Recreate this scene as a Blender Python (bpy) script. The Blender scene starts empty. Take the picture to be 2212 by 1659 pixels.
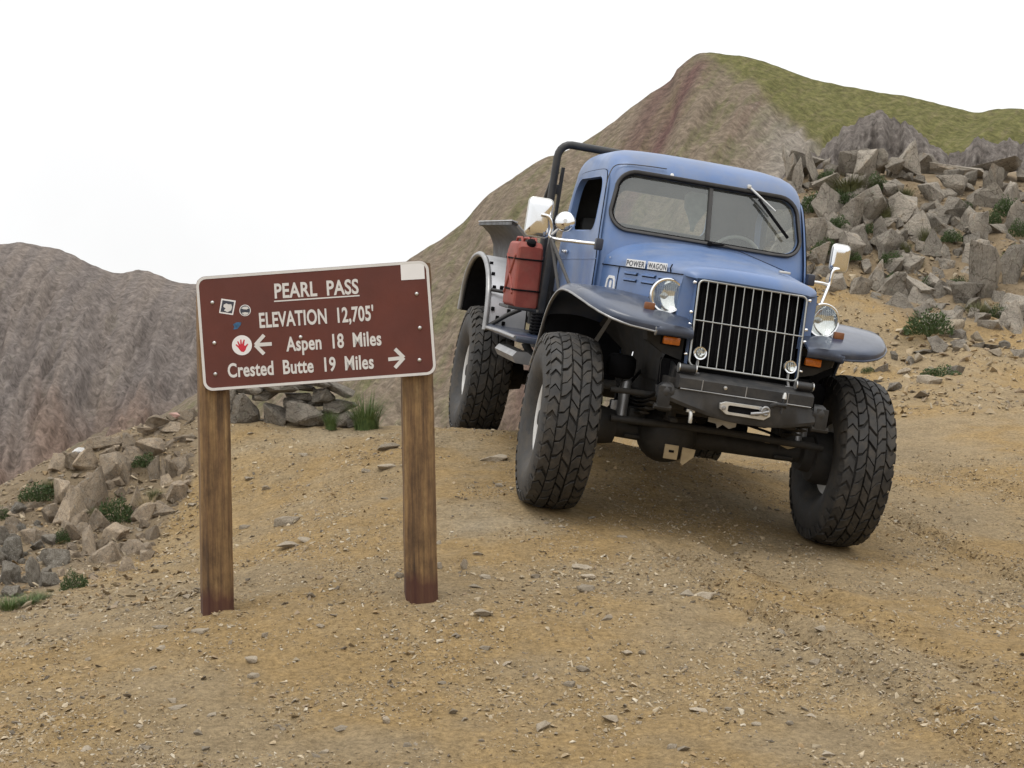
import bpy, bmesh, math, random
import numpy as np
from mathutils import Vector, Matrix, noise
from mathutils.bvhtree import BVHTree

random.seed(7); RNG = np.random.default_rng(7)
scene = bpy.context.scene
COL = scene.collection
rad = math.radians

# ------------------------------------------------------------------ camera
PITCH = rad(-2.2); EYE = 1.6; FPX = 3404.0; CXP, CYP = 1106.0, 829.5     # photograph measured on a 2212 x 1659 grid
cam_d = bpy.data.cameras.new('camera'); cam_o = bpy.data.objects.new('camera', cam_d); COL.objects.link(cam_o)
cam_d.sensor_width = 36.0; cam_d.lens = 36.0 * FPX / 2212.0; cam_d.clip_end = 6000; cam_d.clip_start = 0.1
cam_o.location = (0, 0, EYE); cam_o.rotation_euler = (rad(90) + PITCH, 0, 0)
scene.camera = cam_o

# ------------------------------------------------------------------ overcast sky, soft sun, exposure
world = bpy.data.worlds.new('World'); scene.world = world; world.use_nodes = True
SUN_EL, SUN_AZ = rad(76), rad(215)          # azimuth clockwise from +Y
wn, wl = world.node_tree.nodes, world.node_tree.links
wn.clear()
sky = wn.new('ShaderNodeTexSky'); sky.sky_type = 'NISHITA'; sky.sun_disc = False
sky.sun_elevation = SUN_EL; sky.sun_rotation = SUN_AZ; sky.altitude = 3800; sky.dust_density = 3
bg_sky = wn.new('ShaderNodeBackground'); bg_sky.inputs['Strength'].default_value = 0.06
wl.new(sky.outputs['Color'], bg_sky.inputs['Color'])
tcw = wn.new('ShaderNodeTexCoord'); sepw = wn.new('ShaderNodeSeparateXYZ'); wl.new(tcw.outputs['Generated'], sepw.inputs[0])
el = wn.new('ShaderNodeMapRange'); el.inputs[1].default_value = 0.0; el.inputs[2].default_value = 1.0
el.inputs[3].default_value = 0.90; el.inputs[4].default_value = 1.55; wl.new(sepw.outputs['Z'], el.inputs[0])
cn = wn.new('ShaderNodeTexNoise'); cn.inputs['Scale'].default_value = 4.5; cn.inputs['Detail'].default_value = 5
wl.new(tcw.outputs['Generated'], cn.inputs['Vector'])
cr = wn.new('ShaderNodeMapRange'); cr.inputs[1].default_value = 0.3; cr.inputs[2].default_value = 0.7
cr.inputs[3].default_value = 0.94; cr.inputs[4].default_value = 1.05; wl.new(cn.outputs['Fac'], cr.inputs[0])
mu = wn.new('ShaderNodeMath'); mu.operation = 'MULTIPLY'; wl.new(el.outputs[0], mu.inputs[0]); wl.new(cr.outputs[0], mu.inputs[1])
bg_cl = wn.new('ShaderNodeBackground'); bg_cl.inputs['Color'].default_value = (1.0, 0.995, 0.99, 1); wl.new(mu.outputs[0], bg_cl.inputs['Strength'])
mxw = wn.new('ShaderNodeMixShader'); mxw.inputs[0].default_value = 0.93
wl.new(bg_sky.outputs[0], mxw.inputs[1]); wl.new(bg_cl.outputs[0], mxw.inputs[2])
wout = wn.new('ShaderNodeOutputWorld'); wl.new(mxw.outputs[0], wout.inputs['Surface'])
sun_d = bpy.data.lights.new('sun', 'SUN'); sun_d.energy = 1.0; sun_d.angle = rad(25); sun_d.color = (1.0, 0.96, 0.9)
sun_o = bpy.data.objects.new('sun', sun_d); COL.objects.link(sun_o); sun_o.location = (0, -5, 40)
sdir = Vector((math.sin(SUN_AZ) * math.cos(SUN_EL), math.cos(SUN_AZ) * math.cos(SUN_EL), math.sin(SUN_EL)))
sun_o.rotation_euler = sdir.to_track_quat('Z', 'Y').to_euler()
vs = scene.view_settings; vs.view_transform = 'Standard'; vs.look = 'None'; vs.exposure = 0.22; vs.gamma = 1.0; vs.use_curve_mapping = False

# ------------------------------------------------------------------ pixel helpers
def P(px, py, depth):
    """world point on the photograph's ray (2212-grid pixel) at a given depth along the optical axis"""
    u, v = (px - CXP) / FPX, (CYP - py) / FPX
    cp, sp = math.cos(PITCH), math.sin(PITCH)
    return Vector((depth * u, depth * (cp - v * sp), EYE + depth * (sp + v * cp)))
def fbm(x, y, z=0.0, o=4):
    return noise.fractal(Vector((x, y, z)), 0.9, 2.1, o)

# ------------------------------------------------------------------ materials
def new_mat(name):
    m = bpy.data.materials.new(name); m.use_nodes = True
    nt = m.node_tree; b = nt.nodes['Principled BSDF']
    return m, nt, b
def N(nt, typ, **kw):
    n = nt.nodes.new(typ)
    for k, v in kw.items():
        if hasattr(n, k): setattr(n, k, v)
        else: n.inputs[k.replace('_', ' ')].default_value = v
    return n
def ramp(nt, fac, stops, interp='LINEAR'):
    r = nt.nodes.new('ShaderNodeValToRGB'); r.color_ramp.interpolation = interp
    e = r.color_ramp.elements
    while len(e) < len(stops): e.new(0.5)
    for i, (p, c) in enumerate(stops):
        e[i].position = p; e[i].color = (*c, 1) if len(c) == 3 else c
    nt.links.new(fac, r.inputs[0]); return r.outputs[0]
def mix(nt, fac, a, b, mode='MIX'):
    m = nt.nodes.new('ShaderNodeMix'); m.data_type = 'RGBA'; m.blend_type = mode
    for s, val in ((0, fac), (6, a), (7, b)):
        if hasattr(val, 'is_output'): nt.links.new(val, m.inputs[s])
        elif s == 0: m.inputs[0].default_value = val
        else: m.inputs[s].default_value = (*val, 1)
    return m.outputs[2]
def bump(nt, b, h, strength=0.3, dist=0.02, prev=None):
    n = nt.nodes.new('ShaderNodeBump'); n.inputs['Strength'].default_value = strength; n.inputs['Distance'].default_value = dist
    nt.links.new(h, n.inputs['Height'])
    if prev is not None: nt.links.new(prev, n.inputs['Normal'])
    nt.links.new(n.outputs[0], b.inputs['Normal']); return n.outputs[0]
def coords(nt, kind='Object', scale=(1, 1, 1)):
    t = nt.nodes.new('ShaderNodeTexCoord'); mp = nt.nodes.new('ShaderNodeMapping')
    mp.inputs['Scale'].default_value = scale; nt.links.new(t.outputs[kind], mp.inputs[0]); return mp.outputs[0]
def tex(nt, vec, scale, detail=4, rough=0.55, typ='ShaderNodeTexNoise'):
    n = nt.nodes.new(typ); n.inputs['Scale'].default_value = scale
    if 'Detail' in n.inputs: n.inputs['Detail'].default_value = detail; n.inputs['Roughness'].default_value = rough
    nt.links.new(vec, n.inputs['Vector']); return n
def simple(name, col, rough=0.5, metal=0.0, var=0.15, scale=8.0, dirt=None, dirt_amt=0.5, bmp=0.0, bscale=60, coat=0.0, spec=None):
    m, nt, b = new_mat(name)
    v = coords(nt); n = tex(nt, v, scale)
    lo = tuple(c * (1 - var) for c in col); hi = tuple(min(1, c * (1 + var)) for c in col)
    c = ramp(nt, n.outputs['Fac'], [(0.3, lo), (0.7, hi)])
    if dirt:
        n2 = tex(nt, v, scale * 0.6, 8, 0.7)
        f = ramp(nt, n2.outputs['Fac'], [(0.45, (0, 0, 0)), (0.75, (dirt_amt,) * 3)])
        c = mix(nt, f, c, dirt)
        r2 = ramp(nt, n2.outputs['Fac'], [(0.4, (rough,) * 3), (0.75, (min(1, rough + 0.3),) * 3)])
        nt.links.new(r2, b.inputs['Roughness'])
    else: b.inputs['Roughness'].default_value = rough
    nt.links.new(c, b.inputs['Base Color']); b.inputs['Metallic'].default_value = metal
    if coat: b.inputs['Coat Weight'].default_value = coat; b.inputs['Coat Roughness'].default_value = 0.12
    if spec is not None: b.inputs['Specular IOR Level'].default_value = spec
    if bmp:
        n3 = tex(nt, v, bscale, 5); bump(nt, b, n3.outputs['Fac'], bmp, 0.01)
    return m
def mat_ground():
    m, nt, b = new_mat('dirt')
    v = coords(nt)
    big = tex(nt, v, 0.55, 6, 0.6).outputs['Fac']
    c = ramp(nt, big, [(0.28, (0.255, 0.198, 0.122)), (0.44, (0.305, 0.232, 0.136)), (0.54, (0.320, 0.222, 0.104)), (0.64, (0.310, 0.240, 0.145)), (0.78, (0.340, 0.284, 0.198))])
    med = tex(nt, v, 5.0, 8, 0.7).outputs['Fac']
    c = mix(nt, 0.55, c, ramp(nt, med, [(0.28, (0.60, 0.58, 0.56)), (0.5, (0.98, 0.98, 0.98)), (0.72, (1.25, 1.24, 1.22))]), 'MULTIPLY')
    grit = tex(nt, v, 38, 8, 0.8).outputs['Fac']
    c = mix(nt, 0.9, c, ramp(nt, grit, [(0.32, (0.50, 0.48, 0.46)), (0.5, (1.0, 1.0, 1.0)), (0.68, (1.55, 1.52, 1.48))]), 'MULTIPLY')
    vo = tex(nt, v, 48, typ='ShaderNodeTexVoronoi')
    sepc = nt.nodes.new('ShaderNodeSeparateColor'); nt.links.new(vo.outputs['Color'], sepc.inputs[0])
    peb = ramp(nt, sepc.outputs[0], [(0.0, (0.10, 0.085, 0.065)), (0.25, (0.25, 0.205, 0.14)), (0.6, (0.40, 0.34, 0.25)), (1.0, (0.32, 0.26, 0.19))])
    edge = ramp(nt, vo.outputs['Distance'], [(0.30, (1, 1, 1)), (0.42, (0, 0, 0))])
    pick = ramp(nt, sepc.outputs[1], [(0.46, (0, 0, 0)), (0.50, (1, 1, 1))])
    clus = ramp(nt, tex(nt, v, 1.1, 5, 0.6).outputs['Fac'], [(0.36, (0.30,) * 3), (0.60, (0.95,) * 3)])
    pm = mix(nt, 1.0, mix(nt, 1.0, edge, pick, 'MULTIPLY'), clus, 'MULTIPLY')
    c = mix(nt, pm, c, peb)
    rz = nt.nodes.new('ShaderNodeVertexColor'); rz.layer_name = 'rocky'
    rcol = ramp(nt, tex(nt, v, 3.0, 8, 0.7).outputs['Fac'], [(0.3, (0.120, 0.092, 0.062)), (0.5, (0.220, 0.170, 0.112)), (0.7, (0.290, 0.228, 0.150))])
    c = mix(nt, rz.outputs['Color'], c, rcol)
    nt.links.new(c, b.inputs['Base Color']); b.inputs['Roughness'].default_value = 0.95; b.inputs['Specular IOR Level'].default_value = 0.15
    hgt = nt.nodes.new('ShaderNodeMath'); hgt.operation = 'ADD'
    fine = tex(nt, v, 70, 8, 0.75).outputs['Fac']; nt.links.new(fine, hgt.inputs[0]); nt.links.new(pm, hgt.inputs[1])
    p1 = bump(nt, b, hgt.outputs[0], 0.8, 0.022)
    bump(nt, b, tex(nt, v, 14, 8, 0.75).outputs['Fac'], 0.45, 0.05, p1)
    return m
def mat_rock(name, stops, scale=3.0, lichen=None, streak=None, bmp=0.5, rnd=0.35):
    m, nt, b = new_mat(name)
    t = nt.nodes.new('ShaderNodeTexCoord'); oi = nt.nodes.new('ShaderNodeObjectInfo')
    vm = nt.nodes.new('ShaderNodeVectorMath'); vm.operation = 'ADD'
    cb = nt.nodes.new('ShaderNodeCombineXYZ'); ml = nt.nodes.new('ShaderNodeMath'); ml.operation = 'MULTIPLY'; ml.inputs[1].default_value = 57.0
    nt.links.new(oi.outputs['Random'], ml.inputs[0]); nt.links.new(ml.outputs[0], cb.inputs[0]); nt.links.new(ml.outputs[0], cb.inputs[1])
    nt.links.new(t.outputs['Object'], vm.inputs[0]); nt.links.new(cb.outputs[0], vm.inputs[1]); v = vm.outputs[0]
    n1 = tex(nt, v, scale, 8, 0.65).outputs['Fac']
    c = ramp(nt, n1, stops)
    rv = nt.nodes.new('ShaderNodeMapRange'); rv.inputs[3].default_value = 1 - rnd; rv.inputs[4].default_value = 1 + rnd
    nt.links.new(oi.outputs['Random'], rv.inputs[0]); cc = nt.nodes.new('ShaderNodeCombineXYZ')
    for i in range(3): nt.links.new(rv.outputs[0], cc.inputs[i])
    c = mix(nt, 1.0, c, cc.outputs[0], 'MULTIPLY')
    if lichen:
        n2 = tex(nt, v, scale * 4, 6, 0.7).outputs['Fac']
        f = ramp(nt, n2, [(0.56, (0, 0, 0)), (0.64, (0.75,) * 3)])
        c = mix(nt, f, c, lichen)
    n3 = tex(nt, v, scale * 9, 6, 0.7).outputs['Fac']
    c = mix(nt, 0.7, c, ramp(nt, n3, [(0.3, (0.55,) * 3), (0.7, (1.3,) * 3)]), 'MULTIPLY')
    cv = nt.nodes.new('ShaderNodeTexVoronoi'); cv.feature = 'DISTANCE_TO_EDGE'; cv.inputs['Scale'].default_value = scale * 1.3
    wv = nt.nodes.new('ShaderNodeMix'); wv.data_type = 'VECTOR'; wv.inputs[0].default_value = 0.18; nt.links.new(v, wv.inputs[4])
    nz = tex(nt, v, scale * 2.5, 4); nt.links.new(nz.outputs['Color'], wv.inputs[5]); nt.links.new(wv.outputs[1], cv.inputs['Vector'])
    c = mix(nt, 0.8, c, ramp(nt, cv.outputs['Distance'], [(0.0, (0.30, 0.27, 0.24)), (0.028, (1, 1, 1))]), 'MULTIPLY')
    nt.links.new(c, b.inputs['Base Color']); b.inputs['Roughness'].default_value = 0.9; b.inputs['Specular IOR Level'].default_value = 0.2
    p1 = bump(nt, b, n3, bmp, 0.03); bump(nt, b, n1, bmp, 0.10, p1)
    return m
def mat_leaf(name, a, bcol):
    m, nt, b = new_mat(name)
    v = coords(nt); n = tex(nt, v, 14, 3).outputs['Fac']
    c = ramp(nt, n, [(0.3, a), (0.7, bcol)])
    nt.links.new(c, b.inputs['Base Color']); b.inputs['Roughness'].default_value = 0.7
    return m
def mat_glass(name, tint, refl, dust, dustcol=(0.25, 0.25, 0.23), rough=0.04, flute=False):
    m, nt, b = new_mat(name); nt.nodes.remove(b); out = nt.nodes['Material Output']
    tr = nt.nodes.new('ShaderNodeBsdfTransparent'); tr.inputs[0].default_value = (*tint, 1)
    gl = nt.nodes.new('ShaderNodeBsdfGlossy'); gl.inputs['Roughness'].default_value = rough; gl.inputs[0].default_value = (0.9, 0.93, 0.92, 1)
    df = nt.nodes.new('ShaderNodeBsdfDiffuse'); df.inputs[0].default_value = (*dustcol, 1)
    v = coords(nt, 'Object', (1, 1, 1))
    m1 = nt.nodes.new('ShaderNodeMixShader'); m1.inputs[0].default_value = refl
    nt.links.new(tr.outputs[0], m1.inputs[1]); nt.links.new(gl.outputs[0], m1.inputs[2])
    m2 = nt.nodes.new('ShaderNodeMixShader')
    n = tex(nt, v, 7, 8, 0.7).outputs['Fac']
    f = ramp(nt, n, [(0.3, (dust * 0.6,) * 3), (0.75, (min(1, dust * 1.5),) * 3)]); nt.links.new(f, m2.inputs[0])
    nt.links.new(m1.outputs[0], m2.inputs[1]); nt.links.new(df.outputs[0], m2.inputs[2])
    if flute:
        w = nt.nodes.new('ShaderNodeTexWave'); w.inputs['Scale'].default_value = 26; w.bands_direction = 'X'; nt.links.new(v, w.inputs['Vector'])
        bn = nt.nodes.new('ShaderNodeBump'); bn.inputs['Strength'].default_value = 0.5; bn.inputs['Distance'].default_value = 0.01
        nt.links.new(w.outputs['Fac'], bn.inputs['Height']); nt.links.new(bn.outputs[0], gl.inputs['Normal'])
    nt.links.new(m2.outputs[0], out.inputs['Surface'])
    return m
def mat_wood():
    m, nt, b = new_mat('stained_wood')
    v = coords(nt, 'Object', (9, 9, 0.55)); n = tex(nt, v, 3.0, 8, 0.65).outputs['Fac']
    c = ramp(nt, n, [(0.28, (0.055, 0.031, 0.015)), (0.46, (0.155, 0.088, 0.038)), (0.60, (0.240, 0.145, 0.060)), (0.75, (0.34, 0.235, 0.115))])
    v2 = coords(nt, 'Object', (3, 3, 1.6)); n2 = tex(nt, v2, 2.2, 5).outputs['Fac']
    c = mix(nt, 0.85, c, ramp(nt, tex(nt, v2, 2.6, 9, 0.75).outputs['Fac'], [(0.34, (0.38, 0.34, 0.32)), (0.5, (0.9, 0.88, 0.85)), (0.66, (1.35, 1.35, 1.30))]), 'MULTIPLY')
    vg = coords(nt, 'Object', (60, 60, 1.2)); ng = tex(nt, vg, 2, 5, 0.7).outputs['Fac']
    c = mix(nt, 0.6, c, ramp(nt, ng, [(0.35, (0.5,) * 3), (0.6, (1.15,) * 3)]), 'MULTIPLY')
    kv = tex(nt, coords(nt, 'Object', (5.5, 5.5, 3.2)), 1.0, typ='ShaderNodeTexVoronoi')
    c = mix(nt, ramp(nt, kv.outputs['Distance'], [(0.10, (0.85,) * 3), (0.17, (0.25,) * 3), (0.20, (0, 0, 0))]), c, (0.060, 0.024, 0.014))
    cr_ = tex(nt, coords(nt, 'Object', (26, 26, 0.7)), 1.0, 3).outputs['Fac']
    c = mix(nt, ramp(nt, cr_, [(0.30, (0.9,) * 3), (0.335, (0, 0, 0))]), c, (0.018, 0.011, 0.007))
    t = nt.nodes.new('ShaderNodeTexCoord'); s = nt.nodes.new('ShaderNodeSeparateXYZ'); nt.links.new(t.outputs['Object'], s.inputs[0])
    ad = nt.nodes.new('ShaderNodeMath'); ad.operation = 'MULTIPLY_ADD'; ad.inputs[1].default_value = 0.16; nt.links.new(n2, ad.inputs[0]); nt.links.new(s.outputs['Z'], ad.inputs[2])
    f = ramp(nt, ad.outputs[0], [(0.20, (0.85,) * 3), (0.25, (0, 0, 0))])      # dark red-brown stain at the foot
    c = mix(nt, f, c, (0.060, 0.016, 0.010))
    nt.links.new(c, b.inputs['Base Color']); b.inputs['Roughness'].default_value = 0.75
    bump(nt, b, ng, 0.5, 0.01); return m
def mat_hill(name, kind):
    m, nt, b = new_mat(name)
    uv = nt.nodes.new('ShaderNodeUVMap'); uv.uv_map = 'UVMap'
    def mp(s, r=0.0):
        k = nt.nodes.new('ShaderNodeMapping'); k.inputs['Scale'].default_value = s; k.inputs['Rotation'].default_value = (0, 0, r)
        nt.links.new(uv.outputs[0], k.inputs[0]); return k.outputs[0]
    st = tex(nt, mp((22, 2.0, 1)), 1.0, 10, 0.68).outputs['Fac']
    bl = tex(nt, mp((16, 9, 1)), 1.0, 10, 0.72).outputs['Fac']
    fi = tex(nt, coords(nt), {'left': 0.42, 'right': 0.62, 'crag': 2.2}[kind], 6, 0.72).outputs['Fac']
    sp = tex(nt, coords(nt), {'left': 0.40, 'right': 0.55, 'crag': 1.6}[kind], typ='ShaderNodeTexVoronoi')
    spc = nt.nodes.new('ShaderNodeSeparateColor'); nt.links.new(sp.outputs['Color'], spc.inputs[0])
    spm = mix(nt, 1.0, ramp(nt, sp.outputs['Distance'], [(0.25, (1, 1, 1)), (0.38, (0, 0, 0))]), ramp(nt, spc.outputs[1], [(0.72, (0, 0, 0)), (0.76, (0.8,) * 3)]), 'MULTIPLY')
    if kind == 'left':
        c = ramp(nt, st, [(0.28, (0.165, 0.138, 0.124)), (0.45, (0.225, 0.190, 0.168)), (0.58, (0.255, 0.210, 0.178)), (0.75, (0.305, 0.262, 0.225))])
        low = nt.nodes.new('ShaderNodeVertexColor'); low.layer_name = 'zone'
        c = mix(nt, low.outputs['Color'], c, ramp(nt, st, [(0.3, (0.195, 0.130, 0.098)), (0.6, (0.255, 0.180, 0.138))]))
        gr = ramp(nt, bl, [(0.56, (0, 0, 0)), (0.7, (0.35,) * 3)])
        c = mix(nt, gr, c, (0.190, 0.175, 0.110))
    elif kind == 'right':
        c = ramp(nt, st, [(0.25, (0.205, 0.165, 0.125)), (0.42, (0.255, 0.208, 0.158)), (0.55, (0.240, 0.195, 0.145)), (0.66, (0.225, 0.165, 0.128)), (0.78, (0.285, 0.250, 0.205))])
        gr = ramp(nt, bl, [(0.48, (0, 0, 0)), (0.62, (0.8,) * 3)])
        c = mix(nt, gr, c, (0.165, 0.165, 0.080))
        zone = nt.nodes.new('ShaderNodeVertexColor'); zone.layer_name = 'zone'
        gcol = ramp(nt, tex(nt, mp((60, 40, 1)), 1.0, 6, 0.7).outputs['Fac'], [(0.3, (0.130, 0.132, 0.050)), (0.5, (0.172, 0.168, 0.066)), (0.62, (0.195, 0.178, 0.085)), (0.78, (0.205, 0.175, 0.115))])
        sep = nt.nodes.new('ShaderNodeSeparateColor'); nt.links.new(zone.outputs['Color'], sep.inputs[0])
        c = mix(nt, sep.outputs[1], c, ramp(nt, bl, [(0.35, (0.130, 0.076, 0.070)), (0.65, (0.200, 0.125, 0.108))]))
        c = mix(nt, sep.outputs[2], c, (0.310, 0.282, 0.245))
        c = mix(nt, sep.outputs[0], c, gcol)
    else:
        st2 = tex(nt, mp((45, 20, 1), 0.35), 1.0, 9, 0.75).outputs['Fac']
        c = ramp(nt, st2, [(0.3, (0.130, 0.112, 0.100)), (0.5, (0.245, 0.215, 0.192)), (0.7, (0.350, 0.318, 0.285))])
        bump(nt, b, st2, 0.8, 0.7)
    c = mix(nt, 0.9, c, ramp(nt, fi, [(0.32, (0.50,) * 3), (0.5, (0.98,) * 3), (0.68, (1.55,) * 3)]), 'MULTIPLY')
    c = mix(nt, 1.0, c, {'left': (0.72, 0.735, 0.75), 'right': (0.80, 0.785, 0.77), 'crag': (0.78, 0.78, 0.78)}[kind], 'MULTIPLY')
    c = mix(nt, spm, c, ramp(nt, spc.outputs[0], [(0.0, (0.075, 0.062, 0.048)), (0.45, (0.13, 0.12, 0.06)), (0.55, (0.30, 0.27, 0.23)), (1.0, (0.36, 0.33, 0.29))]))
    nt.links.new(c, b.inputs['Base Color']); b.inputs['Roughness'].default_value = 0.95; b.inputs['Specular IOR Level'].default_value = 0.1
    if kind != 'crag':
        p1 = bump(nt, b, st, 0.45, 4.0); bump(nt, b, fi, 0.7, 1.2, p1)
    return m

M = {}
M['dirt'] = mat_ground()
ROCK = [(0.25, (0.130, 0.115, 0.095)), (0.42, (0.245, 0.218, 0.182)), (0.58, (0.305, 0.270, 0.222)), (0.66, (0.270, 0.215, 0.155)), (0.8, (0.300, 0.278, 0.245))]
M['rock'] = mat_rock('grey_tan_rock', ROCK, 2.2, (0.20, 0.20, 0.16), None, 0.7, 0.28)
M['rock_left'] = mat_rock('brown_rock', [(0.25, (0.170, 0.135, 0.098)), (0.45, (0.300, 0.242, 0.178)), (0.62, (0.365, 0.285, 0.198)), (0.8, (0.350, 0.315, 0.262))], 3.2, (0.225, 0.225, 0.205))
M['rock_lichen'] = mat_rock('lichen_rock', [(0.3, (0.100, 0.086, 0.068)), (0.5, (0.205, 0.182, 0.148)), (0.75, (0.290, 0.265, 0.225))], 5.0, (0.36, 0.355, 0.31))
M['stone'] = mat_rock('loose_stone', [(0.25, (0.220, 0.180, 0.130)), (0.5, (0.360, 0.305, 0.230)), (0.75, (0.440, 0.385, 0.305))], 9.0, None, None, 0.35, 0.3)
M['quartz'] = mat_rock('white_quartz', [(0.3, (0.70, 0.69, 0.66)), (0.7, (0.85, 0.84, 0.82))], 6.0, rnd=0.02)
M['pink'] = simple('faded_cloth', (0.40, 0.25, 0.21), 0.9, var=0.4, scale=30)
M['leaf'] = mat_leaf('shrub_leaf', (0.026, 0.052, 0.014), (0.075, 0.110, 0.030))
M['grass'] = mat_leaf('grass_blade', (0.045, 0.085, 0.018), (0.115, 0.165, 0.045))
M['straw'] = mat_leaf('straw_blade', (0.18, 0.13, 0.06), (0.30, 0.23, 0.11))
M['hill_left'] = mat_hill('scree_mountain', 'left'); M['hill_right'] = mat_hill('grassy_scree', 'right'); M['crag'] = mat_hill('crag_rock', 'crag')
M['wood'] = mat_wood()
M['sign'] = simple('brown_sign_paint', (0.098, 0.021, 0.012), 0.6, var=0.14, scale=5, bmp=0.04, dirt=(0.20, 0.11, 0.08), dirt_amt=0.08)
M['sign_white'] = simple('reflective_white', (0.60, 0.585, 0.56), 0.5, var=0.06, scale=20)
M['blank'] = simple('white_decal', (0.72, 0.71, 0.70), 0.5, var=0.03)
M['sticker_dark'] = simple('dark_decal', (0.030, 0.034, 0.05), 0.4)
M['sticker_blue'] = simple('blue_decal', (0.02, 0.09, 0.19), 0.4, var=0.5, scale=60)
M['sticker_red'] = simple('red_decal', (0.48, 0.012, 0.03), 0.45)
M['bolt'] = simple('zinc_bolt', (0.55, 0.55, 0.54), 0.35, 0.9)
M['blue'] = simple('faded_blue_paint', (0.100, 0.172, 0.345), 0.36, 0.0, 0.12, 3.0, dirt=(0.25, 0.255, 0.26), dirt_amt=0.62, coat=0.12)
M['navy'] = simple('dark_fender_paint', (0.026, 0.040, 0.075), 0.30, 0, 0.25, 5, dirt=(0.17, 0.17, 0.17), dirt_amt=0.32, coat=0.4)
M['black'] = simple('black_steel', (0.020, 0.021, 0.023), 0.42, 0, 0.3, 10, dirt=(0.13, 0.11, 0.085), dirt_amt=0.35)
M['flat_black'] = simple('flat_black', (0.008, 0.008, 0.009), 0.9, 0, 0.3, 12, spec=0.1)
M['under'] = simple('greasy_underbody', (0.016, 0.015, 0.014), 0.7, 0, 0.4, 14, dirt=(0.10, 0.08, 0.055), dirt_amt=0.30)
M['rubber'] = simple('dusty_rubber', (0.023, 0.022, 0.021), 0.62, 0, 0.35, 16, dirt=(0.120, 0.100, 0.076), dirt_amt=0.62, bmp=0.15)
M['gasket'] = simple('grey_rubber_gasket', (0.050, 0.048, 0.046), 0.65, 0, 0.2, 20)
M['rim'] = simple('white_wheel_paint', (0.55, 0.55, 0.54), 0.45, 0, 0.12, 8, dirt=(0.28, 0.23, 0.16), dirt_amt=0.5)
M['silver'] = simple('galvanised_panel', (0.52, 0.53, 0.55), 0.38, 0.35, 0.10, 5, dirt=(0.30, 0.29, 0.27), dirt_amt=0.4)
M['steel'] = simple('grey_steel', (0.30, 0.30, 0.30), 0.4, 0.6, 0.2, 12)
M['alu'] = simple('cast_aluminium', (0.62, 0.62, 0.60), 0.4, 0.7, 0.1, 20)
M['chrome'] = simple('chrome', (0.82, 0.83, 0.84), 0.10, 1.0, 0.02, 4)
M['rod'] = simple('polished_rod', (0.42, 0.43, 0.42), 0.32, 0.7, 0.1, 20)
M['amber'] = simple('amber_lens', (0.62, 0.16, 0.010), 0.25, 0, 0.25, 60, coat=0.5)
M['dull_amber'] = simple('dull_amber_lens', (0.20, 0.075, 0.028), 0.4, 0, 0.2, 30)
M['tan'] = simple('tan_painted_plate', (0.38, 0.30, 0.18), 0.7, 0, 0.15, 20)
M['red'] = simple('faded_red_can', (0.265, 0.052, 0.036), 0.55, 0, 0.2, 10, dirt=(0.30, 0.16, 0.12), dirt_amt=0.40)
M['white'] = simple('white_enamel', (0.75, 0.75, 0.74), 0.4, 0, 0.04)
M['cloth'] = simple('pale_cloth', (0.55, 0.58, 0.55), 0.9, 0, 0.2, 20)
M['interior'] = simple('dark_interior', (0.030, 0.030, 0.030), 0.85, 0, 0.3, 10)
M['windshield'] = mat_glass('dusty_windshield', (0.55, 0.60, 0.57), 0.13, 0.17, (0.28, 0.29, 0.27))
M['lens'] = mat_glass('headlamp_lens', (0.92, 0.94, 0.93), 0.10, 0.02, (0.4, 0.4, 0.38), 0.05, True)
M['reflector'] = simple('headlamp_reflector', (0.78, 0.79, 0.78), 0.07, 1.0, 0.08, 25)
M['gravel'] = None

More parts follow.
